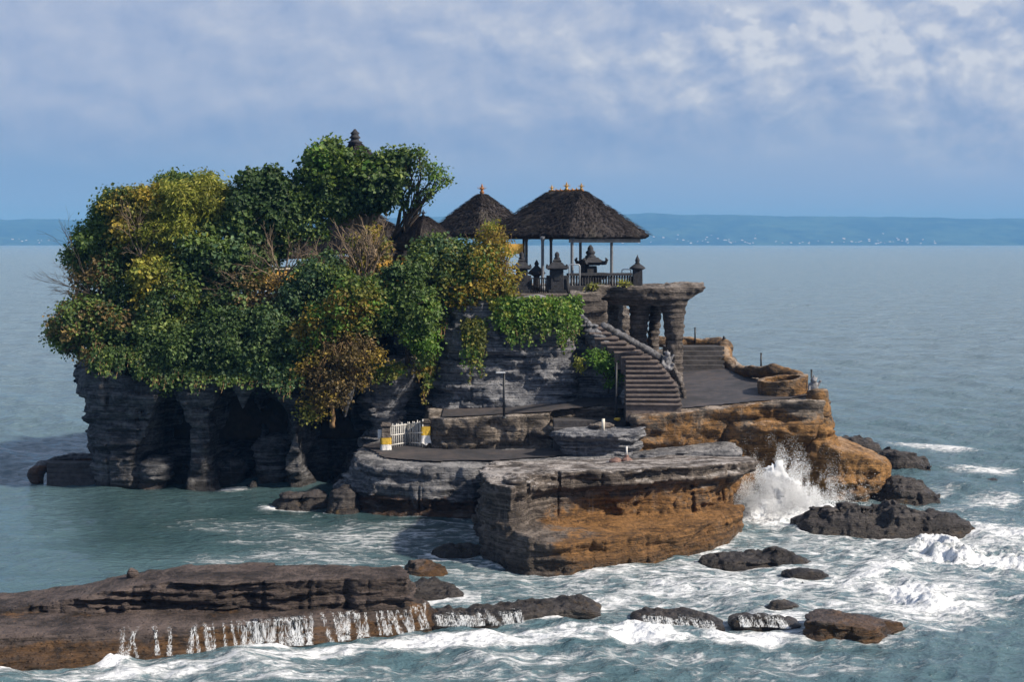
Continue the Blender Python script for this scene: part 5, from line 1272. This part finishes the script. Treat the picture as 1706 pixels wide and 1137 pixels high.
# ------------------------------------------------------------------ spray and falling water
def foam_mat():
    m, T, b, out = new_mat('white spray'); b.inputs['Base Color'].default_value = (.86, .88, .91, 1); b.inputs['Roughness'].default_value = .75
    b.inputs['Subsurface Weight'].default_value = 0.0
    return m
M_foam = foam_mat()
def drops(C, r):
    """small four sided drops at C with radii r"""
    n = len(C); o = np.array([(1, 0, -.5), (-.5, .87, -.5), (-.5, -.87, -.5), (0, 0, 1)], 'f4')
    V = (C[:, None] + o[None] * r[:, None, None]).reshape(-1, 3)
    f = np.array([(0, 1, 3), (1, 2, 3), (2, 0, 3), (0, 2, 1)])
    return V, (f[None] + (np.arange(n) * 4)[:, None, None]).reshape(-1, 3)
def splash():
    rs = np.random.RandomState(12); Y = 69.4; C = []; Rr = []
    # jets thrown up from the gap between the rocks
    for px, top, wpx, n, pw in ((1296, 738, 20, 34000, 1.0), (1274, 768, 18, 26000, 1.0), (1320, 760, 22, 26000, 1.0), (1344, 782, 20, 20000, 1.0), (1258, 796, 16, 16000, 1.0), (1300, 790, 52, 60000, 1.0), (1362, 812, 32, 22000, 1), (1246, 822, 16, 14000, 1), (1300, 745, 46, 14000, 1)):
        f = rs.rand(n) ** 1.5 * np.clip(rs.normal(.92, .16, n), .3, 1.35)
        py = 868 + (top - 868) * f; x = px + rs.normal(0, 1, n) * wpx * (.55 + .7 * f) + (px - 1300) * .15 * f
        yy = Y + rs.normal(0, .55, n)
        filament = fbm(x * .07, py * .04, yy * .35, 4) + rs.normal(0, .12, n) > (-.30 + .42 * f)
        x, py, yy, f = x[filament], py[filament], yy[filament], f[filament]
        C.append(np.stack([(x - CX) / F * yy, yy, H - (py - HZ) / F * yy], -1)); Rr.append(rs.uniform(.004, .016, len(x)) * (1.35 - .6 * f))
    C = np.concatenate(C); Rr = np.concatenate(Rr)
    V, Fc = drops(C, Rr)
    tag(obj('wave_spray', V, Fc, M_foam, None, True), 'white spray bursting up between the big rust brown rock and the terrace cliff', 'spray', kind='stuff')
    def fn(x, y, z):
        d = 1e3
        for i, (px, py, r, Yq) in enumerate(((1300, 850, 1.15, 69.6), (1268, 850, .9, 69.2), (1335, 845, .95, 69.8), (1290, 815, .72, 69.8), (1310, 800, .50, 69.9), (1285, 790, .38, 69.8), (1250, 866, .8, 68.8), (1368, 856, .8, 69.6), (1326, 812, .42, 70.0), (1298, 775, .26, 69.9))):
            c = P(px, py, Yq); r = r * .66; q = ell(x, y, z, c, (r, r, r * .8)); d = smin(d, q, .35) if i else q
        return d + .42 * fbm(x * 1.9, y * 1.9, z * 1.9, 5) + .26 * np.abs(fbm(x * 4.5, y * 4.5, z * 4.5, 3))
    a = P(1225, 880, 68.5); b = Body((a[0] - .6, 67.2, -.3), (15.2, 72.4, 4.0), .05, fn); b.sea = None
    tag(b.build('breaking_wave', M_foam), 'white breaking wave piled up in the gap below the terrace corner', 'wave', kind='stuff')
splash()
def thin_water():
    m = bpy.data.materials.new('thin falling water'); m.use_nodes = True; T = NT(m.node_tree); T.n.clear()
    out = T.node('ShaderNodeOutputMaterial'); b = T.node('ShaderNodeBsdfPrincipled'); b.inputs['Base Color'].default_value = (.84, .87, .90, 1); b.inputs['Roughness'].default_value = .5
    tr = T.node('ShaderNodeBsdfTransparent'); mx = T.node('ShaderNodeMixShader'); g = T.node('ShaderNodeNewGeometry'); at = T.node('ShaderNodeAttribute'); at.attribute_name = 'edge'
    n = T.noise(T.vmul(g.outputs['Position'], (34, 18, 1.0)), 1.0, 5, .65); n2 = T.noise(T.vmul(g.outputs['Position'], (5, 5, 2.2)), 1.0, 4, .6)
    f = T.math('ADD', T.math('MULTIPLY', n, .7), T.math('MULTIPLY', n2, .3))
    T.put(mx.inputs[0], T.math('MULTIPLY', T.ss(T.math('ADD', f, T.math('MULTIPLY', T.math('SUBTRACT', at.outputs['Fac'], .5), .40)), .46, .63), .62))
    T.l.new(tr.outputs[0], mx.inputs[1]); T.l.new(b.outputs[0], mx.inputs[2]); T.l.new(mx.outputs[0], out.inputs[0]); return m
M_thin = thin_water()
def falls(body, px0, px1, roots, label, ztop, seed=3, wd=(.05, .16), weight=None, Yg=47.0, over=.45):
    """veils of water clinging to the front of a rock; the sheet itself breaks into threads"""
    rs = np.random.RandomState(seed); V = []; Fc = []; E = []
    for r in range(roots):
        p = rs.uniform(px0, px1)
        if weight is not None and rs.rand() > weight(p): continue
        x = (p - CX) / F * Yg; lean = rs.normal(.30, .20); z = ztop - rs.uniform(0, .03); w0 = rs.uniform(*wd); line = []
        y0 = body.front(x, max(-.3, ztop - .12))
        if y0 is None: continue
        # begins as a film on the rock top
        for k in range(5):
            d = over * (1 - k / 5); t = body.top(x - lean * d, y0 + d)
            if t is not None and t < ztop + .12: line.append((x - lean * d, y0 + d, t + .02, .30 + .05 * k))
        while z > -.05:
            y = body.front(x, max(-.3, min(z, ztop - .06)))
            if y is None: break
            if line: y = min(y, line[-1][1] + .01)
            f = 1 - z / ztop; line.append((x, y - .022, z, .50 + .10 * f)); z -= .04; x += lean * .04 + rs.normal(0, .004)
        if len(line) < 7: continue
        o = len(V); m = len(line)
        for i, (a, b, c, e) in enumerate(line):
            w_ = w0 * (.85 + .3 * i / m)
            for q, ee in ((-1, -.34), (-.35, .02), (.35, .02), (1, -.34)):
                V.append((a + q * w_, b + .05 * abs(q) * w_, c)); E.append(e + ee)
        for i in range(m - 1):
            for j in range(3): Fc.append((o + i * 4 + j, o + i * 4 + j + 1, o + i * 4 + 5 + j, o + i * 4 + 4 + j))
    if Fc: tag(obj('falling_water', V, Fc, M_thin, None, True, attrs={'edge': E}), label, 'water', kind='stuff')
falls(ledge, 210, 705, 120, 'thin white runs of water down the front of the two stepped ledge', .60, 3, weight=lambda p: .16 + .80 * math.exp(-((p - 430) / 105) ** 2) + .35 * math.exp(-((p - 640) / 60) ** 2))
falls(reef1, 705, 870, 44, 'white water pouring over the reef bar beside the ledge end', .26, 4, (.06, .18), None, 49.5)
falls(reef2, 1060, 1210, 36, 'white water spilling over the black reef bar', .18, 5, (.06, .18), None, 49.5)
falls(reef3, 1215, 1340, 28, 'white water spilling beside the brown wedge rock', .18, 6, (.06, .18), None, 48.9)
# ------------------------------------------------------------------ sea
def lin(r, g, b):
    f = lambda v: (v / 12.92 if v <= .04045 else ((v + .055) / 1.055) ** 2.4)
    return tuple(f(v / 255) for v in (r, g, b))
def build_sea():
    Ys = [24.0]
    while Ys[-1] < 11500:
        y = Ys[-1]; Ys.append(y + max(.085, y * y / 31200 * 1.05))
    Ys = np.array(Ys, 'f4'); n = 1000
    u = np.linspace(-.62, .62, n).astype('f4')
    u = np.sign(u) * (np.abs(u) / .62) ** 1.15 * .62
    Yg, U = np.meshgrid(Ys, u, indexing='ij'); X = U * Yg
    px = U * F + CX; py = HZ + F * H / Yg
    # distance to the rocks at the waterline
    dist = np.full(X.shape, 9.0, 'f4')
    for b in Body.all:
        if b.sea is None: continue
        i = np.round((X - b.lo[0]) / b.h).astype(int); j = np.round((Yg - b.lo[1]) / b.h).astype(int)
        m = (i >= 0) & (i < len(b.x)) & (j >= 0) & (j < len(b.y))
        dist[m] = np.minimum(dist[m], b.sea[i[m], j[m]])
    near = sst(Yg, 130, 90)
    # swell and chop: trains of waves of several lengths
    z = np.zeros(X.shape, 'f4')
    rs = np.random.RandomState(4)
    for L, A, ang in ((9, .10, 200), (5.5, .07, 225), (3.4, .055, 180), (2.3, .04, 250), (1.5, .03, 205), (1.0, .02, 165)):
        a = R(ang + rs.uniform(-15, 15)); k = 2 * math.pi / L
        ph = k * (X * math.cos(a) + Yg * math.sin(a)) + 2.6 * fbm(X / L * .35, Yg / L * .35, 0 * X + L, 3)
        fade = sst(Yg, L * 110, L * 40)
        z += 1.45 * A * (1 - 2 * np.abs(np.sin(ph / 2)) ** 1.1) * fade * (.45 + .8 * np.abs(fbm(X * .12, Yg * .12, 0 * X + L, 2)))
    z += .075 * fbm(X * 1.5, Yg * 2.0, 0 * X, 4) * near
    # a sheltered pool behind the ledge
    shel = sst(px, 900, 700) * sst(Yg, 50, 53) * sst(Yg, 80, 74)
    z *= (1 - .55 * shel)
    # foam: where the swell breaks
    foam = np.zeros(X.shape, 'f4'); lift = np.zeros(X.shape, 'f4')
    def patch(cx, cy, rx, ry, a, up=0.0, rot=0.0):
        nonlocal foam, lift
        dx, dy = (px - cx), (py - cy); c, s = math.cos(R(rot)), math.sin(R(rot))
        q = np.sqrt(((dx * c + dy * s) / rx) ** 2 + ((-dx * s + dy * c) / ry) ** 2)
        w = sst(q, 1.25, .25)
        foam = np.maximum(foam, a * w); lift += up * w
    patch(1150, 970, 660, 105, .60); patch(1500, 940, 460, 170, .60); patch(1250, 1010, 420, 60, .66); patch(1540, 1000, 260, 60, .74)
    patch(900, 985, 260, 34, .56); patch(1050, 935, 190, 22, .62, 0, -10)
    patch(820, 1062, 330, 22, .92, .10, -3); patch(1080, 1056, 130, 22, .98, .22, 4); patch(1235, 1058, 130, 20, .95, .10)
    patch(560, 1082, 330, 14, .80, 0, -5); patch(250, 1112, 300, 16, .78, 0, -4); patch(190, 1096, 46, 12, 1.0, .22, -8)
    patch(1000, 1095, 520, 26, .55); patch(900, 1128, 170, 14, .7); patch(420, 1128, 330, 14, .62)
    patch(1300, 866, 105, 24, 1.0, .25); patch(1300, 846, 80, 24, 1.0, .45); patch(1380, 858, 90, 14, .85, .1)
    patch(1600, 925, 150, 26, 1.0, .38, 3); patch(1560, 905, 60, 26, 1.0, .42, 30); patch(1680, 935, 110, 24, .95, .3); patch(1470, 952, 90, 18, .92, .25, -8)
    patch(1520, 990, 90, 22, 1.0, .35, 12); patch(1580, 1005, 80, 20, .9, .2, 15); patch(1620, 885, 140, 16, .85, .1); patch(1690, 890, 80, 14, .9, .1)
    patch(1500, 1050, 230, 24, .66, 0, -8); patch(1640, 1022, 120, 16, .62, 0, -14)
    patch(1560, 745, 110, 9, .75, 0, 4); patch(1640, 780, 90, 14, .70, 0, 3); patch(1650, 830, 90, 22, .60); patch(1560, 815, 60, 14, .55)
    patch(640, 890, 260, 12, .60, 0, -2); patch(520, 905, 260, 10, .50); patch(700, 872, 120, 8, .52); patch(560, 922, 200, 9, .45); patch(780, 880, 60, 40, .5)
    patch(384, 814, 40, 7, .72, .12); patch(470, 847, 60, 7, .85, .05); patch(510, 835, 40, 5, .6)
    patch(70, 750, 90, 6, .72); patch(20, 752, 60, 4, .7); patch(60, 1010, 90, 16, .45); patch(250, 890, 260, 50, .12); patch(620, 900, 320, 44, .50); patch(500, 930, 300, 26, .50); patch(420, 880, 240, 26, .40)
    patch(1200, 1105, 500, 40, .46); patch(300, 1115, 500, 34, .56); patch(700, 1120, 400, 30, .5)
    foam = np.maximum(foam, .80 * sst(dist, .75, .05) * sst(Yg, 90, 60) * (.6 + .6 * vn(X * .7, Yg * .7, 0 * X)))
    foam = np.maximum(foam, .62 * sst(dist, 2.0, .3) * sst(px, 600, 800) * sst(py, 860, 900) * (.7 + .5 * vn(X * .5, Yg * .5, 0 * X)))
    foam *= .86 + .34 * fbm(X * .35, Yg * .7, 0 * X + 3, 3)
    lump = np.maximum(0, .42 + fbm(X * 1.1, Yg * 1.1, 0 * X + 8, 5, .6) * 1.0 + .55 * np.abs(fbm(X * 3.1, Yg * 3.1, 0 * X + 8, 3)))
    z += lift * lump * .8 + .05 * np.clip(foam - .4, 0, 1) * fbm(X * 3, Yg * 3, 0 * X, 3)
    z -= .05 * sst(dist, .0, -.3)
    pool_reflect = sst(px, 60, 190) * sst(px, 840, 740) * sst(py, 800, 815) * sst(py, 960, 900) * (1 - .5 * sst(py, 860, 930)) * (.8 + .4 * fbm(X * .2, Yg * .2, 0 * X, 2))  # pool area that carries the painted cliff reflection
    nI, nJ = X.shape
    idx = np.arange(nI * nJ).reshape(nI, nJ)
    Fc = np.stack([idx[:-1, :-1], idx[:-1, 1:], idx[1:, 1:], idx[1:, :-1]], -1).reshape(-1, 4)
    V = np.stack([X, Yg, z], -1).reshape(-1, 3)
    m, T, b, out = new_mat('sea water')
    g = T.node('ShaderNodeNewGeometry'); pos = g.outputs['Position']
    fa = T.node('ShaderNodeAttribute'); fa.attribute_name = 'foam'; fo = fa.outputs['Fac']
    yy = T.sep(pos)[1]
    ca = T.node('ShaderNodeAttribute'); ca.attribute_name = 'pool_reflect'; refl = ca.outputs['Fac']
    l1 = T.noise(T.vmul(pos, (.75, 1.5, 1)), 1.6, 9, .66, .9)
    l2 = T.noise(T.vmul(pos, (.6, 1.7, 1)), 5.5, 6, .65, .6)
    warp = T.node('ShaderNodeTexNoise'); T.put(warp.inputs['Vector'], pos); warp.inputs['Scale'].default_value = 1.1; warp.inputs['Detail'].default_value = 4
    vv = T.node('ShaderNodeTexVoronoi', feature='DISTANCE_TO_EDGE'); T.put(vv.inputs['Vector'], T.vadd(T.vmul(pos, (.7, 1.5, 1)), T.vmul(warp.outputs['Color'], (1.6, 1.6, 0)))); vv.inputs['Scale'].default_value = 1.5
    lace = T.math('SUBTRACT', .62, T.math('MULTIPLY', vv.outputs['Distance'], 1.5))
    lv = T.math('ADD', T.math('MULTIPLY', l1, .56), T.math('ADD', T.math('MULTIPLY', l2, .22), T.math('MULTIPLY', lace, .24)))
    thr = T.math('SUBTRACT', .725, T.math('MULTIPLY', fo, .50))
    fm = T.math('MULTIPLY', T.ss(T.math('SUBTRACT', lv, thr), -.06, .16), T.ss(fo, .05, .2))
    deep = T.mix(T.noise(T.vmul(pos, (.05, .12, 1)), 1.0, 4), (.054, .112, .136), (.094, .160, .184))
    deep = T.mix(refl, deep, (.022, .050, .050))  # the cliff's dark reflection, painted into the pool's base colour
    # water churned with air is milkier
    deep = T.mix(T.math('MULTIPLY', T.ss(fo, .15, .8), .55), deep, (.24, .32, .37))
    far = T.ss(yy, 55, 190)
    deep = T.mix(far, deep, (.190, .275, .325))  # paler with distance: sky reflection put into the base colour
    T.put(b.inputs['Base Color'], T.mix(fm, deep, (.80, .82, .85)))
    T.put(b.inputs['Roughness'], T.math('ADD', T.math('ADD', .10, T.math('MULTIPLY', far, .12)), T.math('MULTIPLY', fm, .6)))
    b.inputs['IOR'].default_value = 1.33
    # ripples
    r1 = T.noise(T.vmul(pos, (.8, 1.2, 1)), 2.6, 6, .6, .3); r2 = T.noise(T.vmul(pos, (.5, 1.0, 1)), .55, 5, .55, .2); r3 = T.noise(T.vmul(pos, (.25, 1.0, 1)), .06, 6, .6, .3); r4 = T.noise(T.vmul(pos, (.45, 1.0, 1)), .26, 8, .68, .4)
    nb = T.bump(r3, T.math('MULTIPLY', far, .8), 3.2)
    nb = T.bump(r4, T.math('ADD', .35, T.math('MULTIPLY', far, .65)), 2.2, nb)
    nb = T.bump(r2, .9, T.math('ADD', .42, T.math('MULTIPLY', far, .3)), nb)
    nb = T.bump(T.math('ADD', T.math('MULTIPLY', r1, 1.0), T.math('MULTIPLY', fm, .35)), 1.0, .17, nb)
    T.put(b.inputs['Normal'], nb)
    o = obj('sea', V, Fc, m, None, True, attrs={'foam': foam.ravel(), 'pool_reflect': pool_reflect.ravel()}, org=(0, 0, 0))
    tag(o, kind='structure')
build_sea()

# ------------------------------------------------------------------ far coast
def build_coast():
    rs = np.random.RandomState(8)
    xs = np.linspace(-5200, 5600, 420); ys = np.linspace(0, 1, 26)
    Yb = 8000.0
    pxs = xs / Yb * F + CX
    crest = np.interp(pxs, [-900, -200, 0, 130, 600, 1000, 1080, 1300, 1500, 1706, 2600], [60, 50, 42, 42, 44, 50, 51, 48, 45, 43, 36]) * Yb / F * 1.18
    crest = crest + 6 * fbm(xs * .004, 0 * xs, 0 * xs, 4) + 4 * fbm(xs * .02, 0 * xs, 0 * xs + 4, 3)
    V = []
    for t in ys:
        yy = Yb + t * 1400
        hh = crest * np.sin(min(1, t * 1.15) * math.pi / 2) ** .9
        V.append(np.stack([xs * (1 + t * .17), np.full_like(xs, yy) + 60 * fbm(xs * .003, 0 * xs + t * 3, 0 * xs, 3), hh + 10 * t * fbm(xs * .006, 0 * xs + t * 4, 0 * xs, 3) - 2], -1))
    V = np.concatenate(V); n = len(xs); idx = np.arange(len(V)).reshape(-1, n)
    Fc = np.stack([idx[:-1, :-1], idx[:-1, 1:], idx[1:, 1:], idx[1:, :-1]], -1).reshape(-1, 4)
    m = plain_mat('distant wooded land', (.045, .075, .040), .95, .6, .012, 0)
    tag(obj('coast', V, Fc, m, org=(0, Yb, 0)), kind='structure')
    mw = plain_mat('whitewashed walls', (.75, .73, .70), .8, .1, .1, 0)
    mb = MB()
    for i in range(90):
        c = rs.choice([1090, 1190, 1270, 1300, 1440, 1480, 1520, 20]) + rs.normal(0, 34); s = rs.uniform(2, 6)
        t = abs(rs.normal(0, .05)) + .015; x = (c - CX) / F * Yb
        hh = float(np.interp(x, xs, crest)) * math.sin(t * 1.15 * math.pi / 2) ** .9
        mb.box((x, Yb + t * 1400 - 12, hh + s * .35), (s * 1.9, s, s))
    tag(mb.build('distant_town', mw), 'pale houses of a far town scattered along the distant shore', 'town', kind='stuff')
build_coast()
# ------------------------------------------------------------------ the air between here and the far shore
def build_haze():
    mb = MB(); mb.box((0, 5600, 110), (24000, 12600, 226))
    m = bpy.data.materials.new('haze'); m.use_nodes = True; T = NT(m.node_tree); T.n.clear()
    out = T.node('ShaderNodeOutputMaterial'); v = T.node('ShaderNodeVolumePrincipled')
    v.inputs['Color'].default_value = (.13, .43, 1.0, 1); v.inputs['Absorption Color'].default_value = (.25, .25, .25, 1); v.inputs['Density'].default_value = 1.5e-4; v.inputs['Anisotropy'].default_value = .0
    T.l.new(v.outputs[0], out.inputs['Volume'])
    tag(mb.build('haze', m), kind='stuff')
build_haze()
